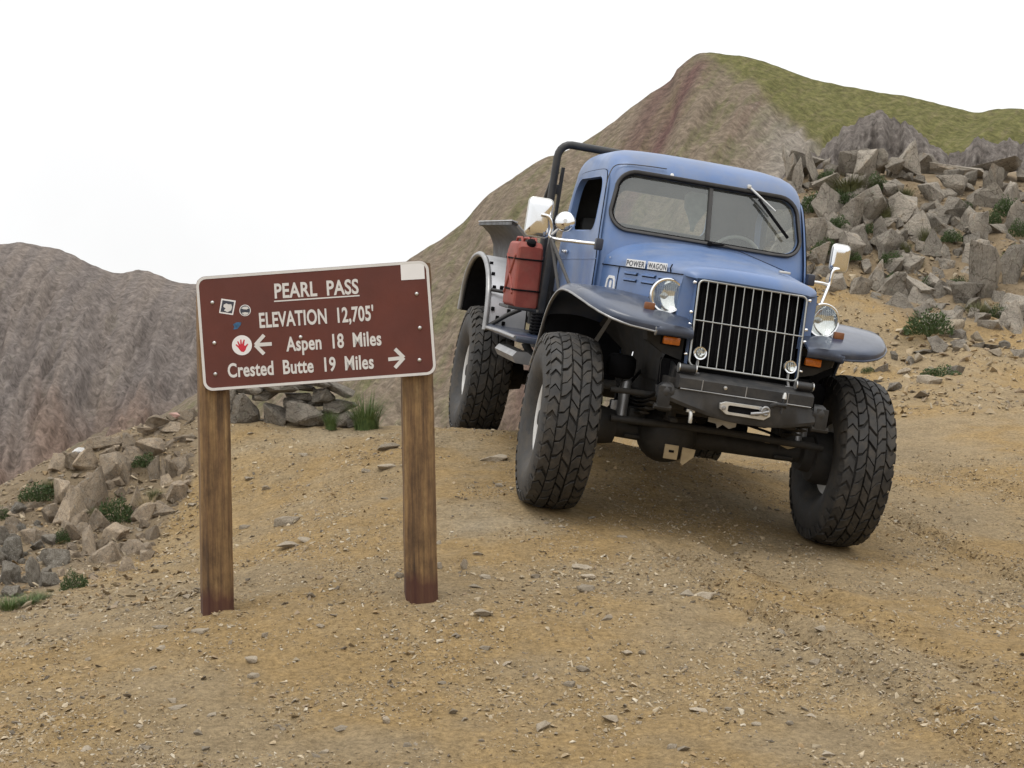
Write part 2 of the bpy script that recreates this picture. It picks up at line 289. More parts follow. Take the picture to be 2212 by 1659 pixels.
# ------------------------------------------------------------------ mesh builder
def smooth(me, ang):
    me.polygons.foreach_set('use_smooth', [True] * len(me.polygons)); me.set_sharp_from_angle(angle=rad(ang))
def mkobj(name, me, parent=None):
    o = bpy.data.objects.new(name, me); COL.objects.link(o)
    if parent is not None: o.parent = parent
    return o
def tag(o, label=None, cat=None, group=None, kind=None):
    if label: o['label'] = label
    if cat: o['category'] = cat
    if group: o['group'] = group
    if kind: o['kind'] = kind
    return o
def empty(name, mat4):
    o = bpy.data.objects.new(name, None); COL.objects.link(o); o.empty_display_size = 0.2; o.matrix_world = mat4; return o
class MB:
    def __init__(s): s.v = []; s.f = []
    def add(s, vs, fs):
        k = len(s.v); s.v += [tuple(p) for p in vs]; s.f += [tuple(i + k for i in f) for f in fs]; return s
    def bm(s, b):
        b.verts.index_update(); r = s.add([v.co[:] for v in b.verts], [[v.index for v in f.verts] for f in b.faces]); b.free(); return r
    def box(s, c, size, rot=None, ch=0.0, seg=2):
        b = bmesh.new(); bmesh.ops.create_cube(b, size=1.0)
        bmesh.ops.scale(b, vec=size, verts=b.verts)
        if ch: bmesh.ops.bevel(b, geom=list(b.edges), offset=ch, segments=seg, affect='EDGES', profile=0.6)
        if rot is not None: bmesh.ops.transform(b, matrix=rot.to_4x4(), verts=b.verts)
        bmesh.ops.translate(b, vec=c, verts=b.verts); return s.bm(b)
    def tube(s, path, r, n=10, closed=False, flat=None):
        pts = [Vector(p) for p in path]; k = len(pts); loops = []
        up = None
        for i, p in enumerate(pts):
            a = pts[(i - 1) % k] if (closed or i > 0) else p; b = pts[(i + 1) % k] if (closed or i < k - 1) else p
            t = (b - a).normalized()
            if up is None: up = Vector((0, 0, 1)) if abs(t.z) < 0.9 else Vector((0, 1, 0))
            x = t.cross(up).normalized(); y = x.cross(t).normalized(); up = y
            rr = r[i] if isinstance(r, (list, tuple)) else r
            loops.append([p + x * (rr * math.cos(2 * math.pi * j / n)) + y * (rr * (flat or 1) * math.sin(2 * math.pi * j / n)) for j in range(n)])
        return s.loft(loops, closed_path=closed)
    def loft(s, loops, closed_path=False, cap=True, closed_loop=True):
        n = len(loops[0]); vs = [p for l in loops for p in l]; fs = []; k = len(loops)
        for i in range(k if closed_path else k - 1):
            for j in range(n if closed_loop else n - 1):
                a, b = i * n + j, i * n + (j + 1) % n; c, d = ((i + 1) % k) * n + (j + 1) % n, ((i + 1) % k) * n + j
                fs.append((a, b, c, d))
        if cap and not closed_path and closed_loop: fs.append(tuple(range(n))[::-1]); fs.append(tuple((k - 1) * n + j for j in range(n)))
        return s.add(vs, fs)
    def lathe(s, prof, mat=None, n=32, closed=False, cap=True):
        """prof: (radius, height along local z)"""
        mat = mat or Matrix.Identity(4)
        loops = [[mat @ Vector((r * math.cos(2 * math.pi * j / n), r * math.sin(2 * math.pi * j / n), h)) for j in range(n)] for r, h in prof]
        return s.loft(loops, closed_path=closed, cap=cap)
    def prism(s, outline, fn, d0, d1):
        """outline 2D points, fn(a,b,d)->xyz"""
        return s.loft([[fn(a, b, d0) for a, b in outline], [fn(a, b, d1) for a, b in outline]])
    def mesh(s, name, mat, ang=35):
        me = bpy.data.meshes.new(name); me.from_pydata(s.v, [], s.f); me.validate()
        b = bmesh.new(); b.from_mesh(me); bmesh.ops.recalc_face_normals(b, faces=b.faces); b.to_mesh(me); b.free()
        if mat: me.materials.append(mat)
        if ang: smooth(me, ang)
        return me
    def build(s, name, mat, parent=None, ang=35, label=None, kind=None):
        o = mkobj(name, s.mesh(name, mat, ang), parent)
        if label: o['label'] = label
        if kind: o['kind'] = kind
        return o
def rrect(x0, x1, z0, z1, r, n=6):
    rs = r if isinstance(r, (tuple, list)) else (r,) * 4; out = []
    for (cx, cz, a0, rr) in ((x1 - rs[0], z0 + rs[0], -90, rs[0]), (x1 - rs[1], z1 - rs[1], 0, rs[1]), (x0 + rs[2], z1 - rs[2], 90, rs[2]), (x0 + rs[3], z0 + rs[3], 180, rs[3])):
        for i in range(n + 1):
            a = rad(a0 + 90 * i / n); out.append((cx + rr * math.cos(a), cz + rr * math.sin(a)))
    return out
def catmull(pts, n=6):
    pts = [np.array(p, float) for p in pts]; out = []
    for i in range(len(pts) - 1):
        p0 = pts[i - 1] if i else 2 * pts[0] - pts[1]; p1, p2 = pts[i], pts[i + 1]; p3 = pts[i + 2] if i + 2 < len(pts) else 2 * pts[-1] - pts[-2]
        for k in range(n):
            t = k / n; out.append(tuple(0.5 * (2 * p1 + (p2 - p0) * t + (2 * p0 - 5 * p1 + 4 * p2 - p3) * t * t + (3 * p1 - p0 - 3 * p2 + p3) * t ** 3)))
    out.append(tuple(pts[-1])); return out
def axis_mat(loc, d):
    """matrix whose local +z points along d"""
    q = Vector(d).normalized().to_track_quat('Z', 'Y'); return Matrix.Translation(loc) @ q.to_matrix().to_4x4()

# ------------------------------------------------------------------ truck pose (needed by the ground too)
TR = Matrix.Rotation(rad(9.56), 3, 'Z') @ Matrix.Rotation(rad(3.41), 3, 'X') @ Matrix.Rotation(rad(8.60), 3, 'Y')
TT = Vector((1.091, 9.511, 0.370)); TRUCK = Matrix.Translation(TT) @ TR.to_4x4()

# ------------------------------------------------------------------ ground height
ctrl = []
def cp(px, py, d): ctrl.append(tuple(P(px, py, d)))
for x in (-1.0, -0.8, 0.8, 1.0):
    for y in (0.0, 3.2): ctrl.append(tuple(TRUCK @ Vector((x, y, 0.012))))
for a in ((470, 1342, 7.32), (908, 1308, 7.38), (1040, 929, 11.75), (870, 925, 11.85), (1300, 962, 11.5), (1480, 988, 11.3), (700, 925, 11.9), (560, 925, 11.9),
          (0, 1659, 5.8), (1106, 1659, 5.67), (2212, 1659, 5.6), (-300, 1345, 8.2), (0, 1345, 8.2), (200, 1250, 9.4), (330, 1180, 10.3), (430, 1040, 11.2),
          (2212, 1300, 8.6), (2212, 1195, 10.0), (2212, 1000, 13.0), (2212, 830, 18.0), (1950, 830, 17.0), (2000, 740, 20.0), (1760, 700, 21.0),
          (2212, 720, 20.5), (2500, 760, 20), (2500, 1000, 13),
          # left rock bank
          (400, 905, 12.2), (300, 935, 12.1), (200, 965, 11.9), (110, 1015, 11.7), (30, 1090, 11.3), (-120, 1150, 11), (330, 1060, 11.4), (230, 1120, 10.9), (110, 1200, 10.2), (20, 1230, 9.9),
          # right outcrop mound
          (2212, 620, 22.3), (2212, 480, 24.0), (2212, 385, 26.0), (1950, 640, 22.5), (1960, 480, 24.2), (1960, 370, 26.5), (1740, 560, 23.0), (1720, 430, 25.0), (1680, 400, 26.5),
          (2500, 600, 22.3), (2500, 400, 25), (1500, 640, 24)):
    cp(*a)
ctrl += [(0, 0, 0), (-4, 0, -0.1), (4, 0, 0.0), (-3, 4, -0.05), (3, 4, 0.02), (0, -10, -0.2), (-12, -8, -1.0), (12, -8, 0.3), (12, 5, 0.4),
         (-6, 5, -0.4), (-10, 9, -3.0), (-4.6, 13.5, -0.4), (-6, 15, -3.0), (-3, 15.2, -0.5), (-1.6, 14.0, 0.30), (-0.6, 14.6, 0.3), (0.3, 17, -0.4), (-3, 20, -5), (1, 24, -2.0), (-10, 20, -8), (-14, 30, -16), (0, 33, -7),
         (5, 32, 2.4), (9, 34, 3.0), (14, 30, 4.0), (14, 20, 1.9), (5, 42, -3), (12, 46, -3), (0, 48, -14)]
ctrl = np.array(ctrl); CS = 0.35
def _k(d): return -np.sqrt(d * d + CS * CS)
_n = len(ctrl); _D = np.hypot(ctrl[:, None, 0] - ctrl[None, :, 0], ctrl[:, None, 1] - ctrl[None, :, 1])
_A = np.zeros((_n + 3, _n + 3)); _A[:_n, :_n] = _k(_D) + np.eye(_n) * 1e-4
_A[:_n, _n] = 1; _A[:_n, _n + 1:] = ctrl[:, :2]; _A[_n, :_n] = 1; _A[_n + 1:, :_n] = ctrl[:, :2].T
_S = np.linalg.solve(_A, np.concatenate([ctrl[:, 2], [0, 0, 0]]))
def ground_base(x, y):
    x = np.asarray(x, float); y = np.asarray(y, float); sh = x.shape; x = x.ravel(); y = y.ravel(); out = np.empty(len(x))
    for a in range(0, len(x), 20000):
        X = x[a:a + 20000]; Y = y[a:a + 20000]
        d = np.hypot(X[:, None] - ctrl[None, :, 0], Y[:, None] - ctrl[None, :, 1])
        out[a:a + 20000] = _k(d) @ _S[:_n] + _S[_n] + _S[_n + 1] * X + _S[_n + 2] * Y
    r = np.hypot(x - 3, y - 12); t = np.clip((r - 26) / 70, 0, 1); t = t * t * (3 - 2 * t)
    out = np.clip(out, -40, 8) * (1 - t) + (-62.0) * t
    return out.reshape(sh)
def raycast_ground(px, py, d0=4.5, d1=34.0):
    """first hit of a photograph ray with the ground"""
    ds = np.arange(d0, d1, 0.05); a = P(px, py, 1.0) - Vector((0, 0, EYE))
    X, Y, Z = a.x * ds, a.y * ds, EYE + a.z * ds
    g = ground_base(X, Y); hit = np.nonzero(Z <= g)[0]
    if len(hit) == 0: return None
    d = ds[hit[0]]; return Vector((a.x * d, a.y * d, float(g[hit[0]]))), d
def seg_dist(x, y, a, b):
    t = max(0, min(1, ((x - a[0]) * (b[0] - a[0]) + (y - a[1]) * (b[1] - a[1])) / ((b[0] - a[0]) ** 2 + (b[1] - a[1]) ** 2)))
    return math.hypot(x - a[0] - t * (b[0] - a[0]), y - a[1] - t * (b[1] - a[1])), t
ruts = []
for (a, b, w, h) in (((1440, 1195), (2200, 1640), 0.09, 0.055), ((1900, 1100), (2330, 1300), 0.10, 0.055), ((1560, 1180), (2330, 1560), 0.14, 0.035), ((2000, 1010), (2400, 1130), 0.14, 0.04)):
    A = raycast_ground(*a); B = raycast_ground(*b)
    if A and B: ruts.append(((A[0].x, A[0].y), (B[0].x, B[0].y), w, h))
def grow(a, b, step, far, g):
    mid = list(np.arange(a, b + 1e-6, step)); s = step; lo = [mid[0]]; hi = [mid[-1]]
    while hi[-1] < far: s *= g; hi.append(hi[-1] + s)
    s = step
    while lo[-1] > -far: s *= g; lo.append(lo[-1] - s)
    return np.array(lo[:0:-1] + mid + hi[1:])
gx = grow(-4.6, 4.6, 0.05, 1500, 1.09); gy = grow(4.2, 14.2, 0.05, 1500, 1.075)
GX, GY = np.meshgrid(gx, gy); GZ = ground_base(GX, GY)
feet = [P(470, 1345, 7.45), P(910, 1309, 7.465)]
tw = [(TRUCK @ Vector((sx * 0.9, y, 0))) for sx in (-1, 1) for y in (0, 3.2)]
for i in range(GX.shape[0]):
    for j in range(GX.shape[1]):
        x, y = GX[i, j], GY[i, j]
        if abs(x) > 45 or y > 60 or y < -20: continue
        near = 1.0
        for w in tw: near = min(near, max(0.0, (math.hypot(x - w.x, y - w.y) - 0.28) / 0.5))
        d = 0.035 * fbm(x * 0.9, y * 0.9, 3) + 0.012 * fbm(x * 4, y * 4, 9) + 0.012 * fbm(x * 13, y * 13, 1, 3)
        if y > 17 or x < -4: d *= 3.0
        for (a, b, w, h) in ruts:
            q, t = seg_dist(x, y, a, b)
            if q < w * 3: d += h * (math.exp(-((q - w * 1.3) / (w * 0.5)) ** 2) * 0.7 - math.exp(-(q / (w * 0.8)) ** 2)) * (0.5 + 0.9 * abs(fbm(x * 3, y * 3, 5, 2)))
        for q in feet: d += 0.030 * math.exp(-((x - q.x) ** 2 + (y - q.y) ** 2) / 0.030) * (0.6 + 0.8 * abs(fbm(x * 9, y * 9, 7, 3)))
        GZ[i, j] += d * near
nx = len(gx); ny = len(gy)
me = bpy.data.meshes.new('ground')
vv = np.stack([GX, GY, GZ], -1).reshape(-1, 3)
idx = np.arange(nx * ny).reshape(ny, nx)
ff = np.stack([idx[:-1, :-1], idx[:-1, 1:], idx[1:, 1:], idx[1:, :-1]], -1).reshape(-1, 4)
me.from_pydata(vv.tolist(), [], ff.tolist()); me.materials.append(M['dirt'])
def rocky(x, y, z):
    if y < 8.5: return 0.0
    cpp, spp = math.cos(PITCH), math.sin(PITCH); d = y * cpp + (z - EYE) * spp; px = CXP + FPX * x / d; py = CYP - FPX * (-y * spp + (z - EYE) * cpp) / d
    if px < 470: return 0.9 * max(0.0, min(1.0, (np.interp(px, [-60, 0, 120, 200, 330, 415, 440], [1325, 1315, 1290, 1255, 1190, 1060, 950]) + 14 * fbm(x * 4, y * 4, 2) - py) / 22)) if y < 16 else 0.6
    if px > 1450 and y > 18: return 0.85 * max(0.0, min(1.0, (np.interp(px, [1640, 1760, 1850, 1960, 2330], [600, 600, 640, 705, 710]) + 22 * fbm(x * 1.5, y * 1.5, 2) - py) / 30))
    return 0.0
rk = [rocky(*p) if abs(p[0]) < 60 and p[1] < 60 else 0.5 for p in vv.tolist()]
ca = me.color_attributes.new('rocky', 'FLOAT_COLOR', 'POINT'); ca.data.foreach_set('color', np.array([(q, q, q, 1) for q in rk], np.float32).ravel()); smooth(me, 180)
ground = tag(mkobj('ground', me), 'tan gravelly dirt of the pass summit and road', 'ground', kind='structure')
from bisect import bisect
def gz(x, y):
    """height of the built ground mesh"""
    j = min(max(bisect(gx, x) - 1, 0), nx - 2); i = min(max(bisect(gy, y) - 1, 0), ny - 2)
    a = (x - gx[j]) / (gx[j + 1] - gx[j]); b = (y - gy[i]) / (gy[i + 1] - gy[i])
    return float((GZ[i, j] * (1 - a) + GZ[i, j + 1] * a) * (1 - b) + (GZ[i + 1, j] * (1 - a) + GZ[i + 1, j + 1] * a) * b)

# ------------------------------------------------------------------ mountains
def make_hill(name, mat, ridge, dist_r, dist_b, z_b, nu, nv, amp, freq, zone=None, jag=0.0, power=1.0, label=None, cat='mountain', gully=1.0, shear=0.0, radial=0.0):
    rp = catmull(ridge, 8); rx = np.array([p[0] for p in rp]); ry = np.array([p[1] for p in rp])
    us = np.linspace(rx[0], rx[-1], nu); ys = np.interp(us, rx, ry)
    nb = max(6, nv // 6); V = []; UV = []; Zn = []
    for i, (px, py) in enumerate(zip(us, ys)):
        top = P(px, py, dist_r(px)); dirv = Vector((top.x, top.y, 0)); D = dirv.length; dirv /= D
        db = dist_b(px); s = (px - rx[0]) / (rx[-1] - rx[0])
        if jag: top.z += jag * (abs(fbm(px * 0.022, 3.1, 0, 4)) * 1.2 + 0.25 * fbm(px * 0.07, 7, 0, 3) - 0.4)
        for k in range(nv + nb + 1):
            if k <= nv:
                t = k / nv; d = db + (D - db) * t; z = z_b + (top.z - z_b) * (t ** power)
            else:
                q = (k - nv) / nb; t = 1 + q * 0.5; d = D + (D - db) * q * 0.9; z = top.z - (top.z - z_b) * (q ** 1.6) * 0.8 - 1.5 * q
            e = min(1.0, abs(1 - t) * 5 + 0.12)
            pu = px + shear * (1 - t); n = fbm(pu * freq * gully, t * 2.2, 2.0, 6) + 0.35 * fbm(pu * freq * 4 * gully, t * 7, 8.0, 5) + 0.22 * fbm(px * 0.05, t * 40, 5.0, 4)
            d2 = d + radial * (abs(fbm(px * 0.022, t * 3.0, 4.0, 6)) - 0.3) * 2 * e + radial * 0.5 * fbm(px * 0.09, t * 12, 6.0, 4) * e; V.append((dirv.x * d2, dirv.y * d2, z + amp * n * e)); UV.append(((px - rx[0] + shear * (1 - t)) / 1000.0, t)); Zn.append(zone(px, t, i) if zone else (0, 0, 0))
    m = nv + nb + 1; F = [(i * m + k, (i + 1) * m + k, (i + 1) * m + k + 1, i * m + k + 1) for i in range(nu - 1) for k in range(m - 1)]
    me = bpy.data.meshes.new(name); me.from_pydata(V, [], F); me.materials.append(mat)
    uvl = me.uv_layers.new(name='UVMap'); ca = me.color_attributes.new('zone', 'FLOAT_COLOR', 'POINT')
    li = np.empty(len(me.loops), int); me.loops.foreach_get('vertex_index', li); uvl.data.foreach_set('uv', np.array(UV, np.float32)[li].ravel())
    ca.data.foreach_set('color', np.array([(*z, 1) for z in Zn], np.float32).ravel())
    smooth(me, 180)
    return tag(mkobj(name, me), label, cat, kind='structure')
ss = lambda a, b, x: (lambda t: t * t * (3 - 2 * t))(max(0.0, min(1.0, (x - a) / (b - a))))
make_hill('mountain', M['hill_left'], [(-3000, 760), (-2000, 620), (-900, 545), (-500, 505), (-200, 512), (0, 527), (45, 525), (130, 541), (180, 562), (232, 586), (255, 590), (305, 584), (340, 594), (385, 611), (430, 618), (520, 640), (700, 720), (950, 880), (1200, 1000)],
          lambda p: 560, lambda p: 230, -75, 640, 140, 8.0, 0.010, shear=330, zone=lambda px, t, i: (ss(0.62, 0.40, t - 0.00022 * (px - 100) + 0.10 * fbm(px * 0.01, t * 3)),) * 3,
          power=1.0, label='grey brown scree mountain rising behind the sign on the left')
def zr(px, t, i):
    gb = np.interp(px, [1400, 1525, 1600, 1690, 1800, 1870, 1960, 2212], [1.4, 0.985, 0.94, 0.87, 0.78, 0.70, 0.6, 0.4])
    g = ss(gb - 0.03, gb + 0.03, t + 0.03 * fbm(px * 0.02, t * 9)) * ss(1505, 1540, px)
    r = math.exp(-((px - (1530 - (1 - t) * 620)) / 30.0) ** 2) * ss(0.30, 0.62, t) * ss(1.0, 0.95, t) * 1.0 + 0.75 * math.exp(-((px - (1440 - (1 - t) * 560)) / 40.0) ** 2) * ss(0.2, 0.5, t)
    p = math.exp(-((px - (1760 - (1 - t) * 200)) / 80.0) ** 2) * ss(0.93, 0.8, t) * ss(0.3, 0.5, t) * 0.9 * (1 - g)
    g *= 0.45 + 0.55 * ss(0.42, 0.60, t - 0.1 * ss(2000, 2200, px) + 0.08 * fbm(px * 0.008, t * 5)); return (g, min(1, r * (1 - g)), p)
make_hill('hillside', M['hill_right'], [(100, 1010), (300, 930), (480, 820), (620, 735), (760, 645), (887, 558), (977, 499), (1010, 470), (1028, 447), (1061, 414), (1115, 378), (1175, 343), (1211, 332), (1271, 300), (1366, 231), (1420, 193), (1450, 172), (1462, 150), (1500, 118), (1525, 113), (1560, 118), (1620, 125), (1690, 148), (1760, 172), (1850, 190), (1960, 208), (2060, 233), (2110, 243), (2160, 236), (2230, 240), (2400, 262), (2800, 330), (3400, 430), (4200, 560), (5200, 720)],
          lambda p: 350, lambda p: 130, -42, 720, 140, 3.0, 0.008, shear=620, zone=zr, power=1.05, label='tall brown and green hillside behind the truck')
make_hill('crag', M['crag'], [(1560, 470), (1650, 420), (1720, 365), (1770, 330), (1810, 285), (1850, 256), (1882, 236), (1903, 234), (1920, 252), (1945, 258), (1975, 272), (2000, 296), (2035, 322), (2070, 335), (2090, 312), (2115, 300), (2150, 305), (2180, 298), (2212, 300), (2300, 285), (2450, 330), (2700, 420), (3000, 560)],
          lambda p: 78, lambda p: 52, -4, 520, 120, 0.35, 0.020, jag=0.55, shear=120, radial=1.6, power=0.9, label='jagged grey crag below the green hill', cat='crag', gully=1.0)

# ------------------------------------------------------------------ rock library
def rock_mesh(name, seed, mat, npts=13, flat=1.0, wedge=0.0, bev=0.035):
    r = random.Random(seed); b = bmesh.new()
    for _ in range(npts):
        v = Vector((r.uniform(-1, 1), r.uniform(-1, 1), r.uniform(-1, 1))); v = v / max(abs(v.x), abs(v.y), abs(v.z), 0.4) * r.uniform(0.75, 1)
        if wedge and v.z > 0: v.x *= 1 - wedge * v.z; v.y *= 1 - wedge * v.z * 0.8
        b.verts.new((v.x * 0.5, v.y * 0.5, v.z * 0.5 * flat))
    res = bmesh.ops.convex_hull(b, input=b.verts)
    bmesh.ops.delete(b, geom=[v for v in b.verts if not v.link_faces], context='VERTS')
    bmesh.ops.dissolve_limit(b, angle_limit=rad(14), verts=b.verts, edges=b.edges)
    if bev: bmesh.ops.bevel(b, geom=list(b.edges), offset=bev, segments=1, affect='EDGES', clamp_overlap=True)
    bmesh.ops.triangulate(b, faces=b.faces); bmesh.ops.subdivide_edges(b, edges=[e for e in b.edges if e.calc_length() > 0.22], cuts=1, use_grid_fill=True)
    bmesh.ops.triangulate(b, faces=b.faces); bmesh.ops.subdivide_edges(b, edges=[e for e in b.edges if e.calc_length() > 0.16], cuts=1, use_grid_fill=True)
    for v in b.verts: v.co += Vector((fbm(v.co.x * 4 + seed, v.co.y * 4, v.co.z * 4), fbm(v.co.x * 4, v.co.y * 4 + seed, v.co.z * 4), fbm(v.co.x * 4, v.co.y * 4, v.co.z * 4 + seed))) * 0.035
    xs = [v.co for v in b.verts]; mn = [min(c[i] for c in xs) for i in range(3)]; mxx = [max(c[i] for c in xs) for i in range(3)]
    for v in b.verts: v.co = Vector([(v.co[i] - mn[i]) / (mxx[i] - mn[i]) - 0.5 for i in range(3)])
    bmesh.ops.recalc_face_normals(b, faces=b.faces)
    me = bpy.data.meshes.new(name); b.to_mesh(me); b.free(); me.materials.append(mat); smooth(me, 22); return me
R_BLOCK = [rock_mesh('boulder', 10 + i, M['rock'], 9 + i % 4, 1, 0, .015) for i in range(10)]
R_WEDGE = [rock_mesh('boulder', 40 + i, M['rock'], 8 + i % 3, 1, 0.85, .012) for i in range(10)]
R_LEFT = [rock_mesh('boulder', 70 + i, M['rock_left'], 10 + i % 4, 1, 0.25 if i % 2 else 0.7, .02) for i in range(8)]
R_LICH = [rock_mesh('boulder', 90 + i, M['rock_lichen'], 15, 1, 0.3) for i in range(4)]
R_STONE = [rock_mesh('stone', 110 + i, M['stone'], 12, 1, 0.2, 0.03) for i in range(8)]
R_WALL = [rock_mesh('stone', 130 + i, M['rock'], 16, 1, 0.0, 0.04) for i in range(6)]
def put(name, me, loc, dims, rot, parent=None):
    o = mkobj(name, me, parent); o.location = loc; o.scale = dims; o.rotation_euler = rot; return o

ORD = ['first', 'second', 'third', 'fourth', 'fifth', 'sixth', 'seventh', 'eighth', 'ninth', 'tenth', 'eleventh', 'twelfth', 'thirteenth', 'fourteenth', 'fifteenth', 'sixteenth', 'seventeenth', 'eighteenth', 'nineteenth', 'twentieth']
ORD += ['twenty-' + q for q in ORD[:9]] + ['thirtieth'] + ['thirty-' + q for q in ORD[:9]]
def nearest_word(i): return 'closest' if i == 0 else ORD[i] + ' closest'
# right outcrop ------------------------------------------------------
ROOT_R = tag(empty('rock_outcrop', Matrix.Translation((6.2, 21.5, 1.6))), 'heap of angular grey tan boulders behind the truck on the right', 'rock outcrop')
inv = ROOT_R.matrix_world.inverted()
def c7(x, y): return ((1900 + x / 2.552) * 0.8534, (250 + y / 2.552) * 0.8534)
nR = 0
def boulder(root, lib, px, py, wpx, hpx, tilt=0.0, yaw=None, sink=0.25, depth=None, mat=None, thick=0.9):
    global nR
    base = raycast_ground(px, py + hpx * 0.30, 9)
    if base is None:
        base = raycast_ground(px, py + hpx * 0.30 + 25, 9)
        if base is None: return
    d = depth or base[1]; w = wpx / FPX * d; h = hpx / FPX * d
    c = P(px, py, d + w * 0.15)
    me = lib[nR % len(lib)]; nR += 1
    o = put('boulder', me, root.matrix_world.inverted() @ c, (w * 1.12, w * thick, h * 1.12), (random.uniform(-.2, .2), tilt, random.uniform(-3, 3) if yaw is None else yaw), root)
    return o
big_R = [(520, 690, 230, 270, .1, 1), (870, 900, 150, 260, .05, 1), (1100, 850, 190, 230, 0, 1), (1000, 720, 190, 210, .1, 0), (930, 1230, 210, 230, .3, 1), (1560, 1150, 260, 430, .05, 0), (640, 440, 330, 150, .35, 0),
         (1030, 380, 210, 210, .2, 1), (1300, 580, 170, 150, 0, 0), (1470, 650, 160, 130, -.1, 0), (1190, 620, 150, 170, .1, 0), (1570, 560, 110, 260, .15, 0), (1660, 640, 150, 200, 0, 0), (1400, 790, 170, 190, .3, 1),
         (700, 760, 200, 190, .1, 0), (1180, 960, 160, 220, 0, 1), (1270, 1090, 100, 110, 0, 0), (820, 1170, 170, 250, -.1, 1), (1400, 1280, 190, 170, .1, 0), (1330, 1475, 160, 120, .1, 0), (230, 410, 150, 230, 0, 1),
         (310, 520, 110, 260, .1, 0), (400, 470, 100, 260, -.15, 1), (1380, 480, 360, 80, -.18, 0), (1620, 440, 330, 70, -.1, 0), (740, 330, 190, 90, .3, 0), (860, 400, 150, 130, -.1, 0), (940, 470, 130, 130, 0, 1), (1720, 800, 130, 260, 0, 0),
         (1500, 860, 190, 210, .2, 0), (1700, 1120, 170, 330, 0, 0), (1080, 1250, 200, 170, .5, 0), (1140, 1390, 170, 130, 0, 0), (700, 920, 180, 170, .1, 1), (420, 880, 170, 200, .2, 0), (480, 1010, 170, 150, 0, 0), (1430, 960, 150, 180, 0, 0),
         (1560, 300, 160, 60, 0, 0), (1250, 760, 170, 160, .2, 1), (880, 590, 150, 120, .2, 0), (720, 620, 150, 90, .1, 0), (610, 560, 120, 110, 0, 0), (1250, 1250, 150, 150, .2, 1), (1060, 1080, 130, 180, .1, 1), (1690, 1350, 220, 170, 0, 0), (1560, 1480, 150, 100, 0, 0)]
for (x, y, w, h, t, wd) in big_R:
    px, py = c7(x, y); k = 0.8534 / 2.552
    boulder(ROOT_R, R_WEDGE if wd else R_BLOCK, px, py, w * k, h * k, t, thick=0.8)
cells = []
def far_enough(px, py, r): return all((px - a) ** 2 + (py - b) ** 2 > (r * 0.72) ** 2 for a, b in cells)
tries = 0
while len(cells) < 250 and tries < 12000:
    tries += 1; px = random.uniform(1640, 2450); py = random.uniform(345, 760)
    top = np.interp(px, [1640, 1700, 1800, 1950, 2080, 2330], [430, 350, 345, 340, 375, 360]); bot = np.interp(px, [1640, 1760, 1850, 1960, 2330], [600, 600, 640, 700, 700])
    if not top < py < bot: continue
    s = random.choice((22, 28, 34, 42, 52, 66))
    if not far_enough(px, py, s * .8): continue
    cells.append((px, py)); boulder(ROOT_R, random.choice((R_WEDGE, R_WEDGE, R_BLOCK)), px, py, s * random.uniform(.9, 1.6), s * random.uniform(.7, 1.5), random.uniform(-.4, .7))
# loose rocks at its foot
GR_FOOT = 'loose rocks at the foot of the right outcrop'
foot = 0; FOOT = []
for (x, y, w, h) in [(1080, 380, 90, 70), (940, 495, 140, 30), (830, 560, 80, 60), (905, 560, 80, 60), (720, 550, 60, 60), (640, 650, 90, 60), (800, 655, 100, 50), (730, 760, 130, 60), (620, 710, 100, 60), (970, 730, 160, 50), (1180, 400, 120, 70), (1190, 480, 120, 60), (1240, 530, 80, 50), (1310, 500, 100, 40),
                     (1150, 660, 120, 90), (1320, 410, 110, 80), (1400, 500, 130, 40), (1540, 370, 55, 50), (1160, 520, 60, 40), (1040, 470, 150, 110), (870, 310, 60, 60), (1440, 560, 90, 50), (1600, 530, 110, 60), (1500, 470, 90, 50), (1140, 350, 140, 110)]:
    k = 0.8534 * 592 / 1637; px, py = (2000 + x * 592 / 1637) * 0.8534, (700 + y * 592 / 1637) * 0.8534
    hit = raycast_ground(px, py + h * k * 0.4)
    if not hit: continue
    d = hit[1]; wm, hm = w * k / FPX * d, h * k / FPX * d * 1.25
    o = put('boulder', R_BLOCK[foot % 8] if foot % 3 else R_STONE[foot % 8], (hit[0].x, hit[0].y, gz(hit[0].x, hit[0].y) + hm * 0.25), (wm, wm * 0.8, hm), (random.uniform(-.2, .2), random.uniform(-.15, .2), random.uniform(-3, 3)))
    o['px'] = px; foot += 1; FOOT.append(o)

for i, o in enumerate(sorted(FOOT, key=lambda o: -o['px'])):
    del o['px']; tag(o, 'loose tan rock below the right boulder heap, %s from the right picture edge' % ORD[i], 'rock', GR_FOOT)
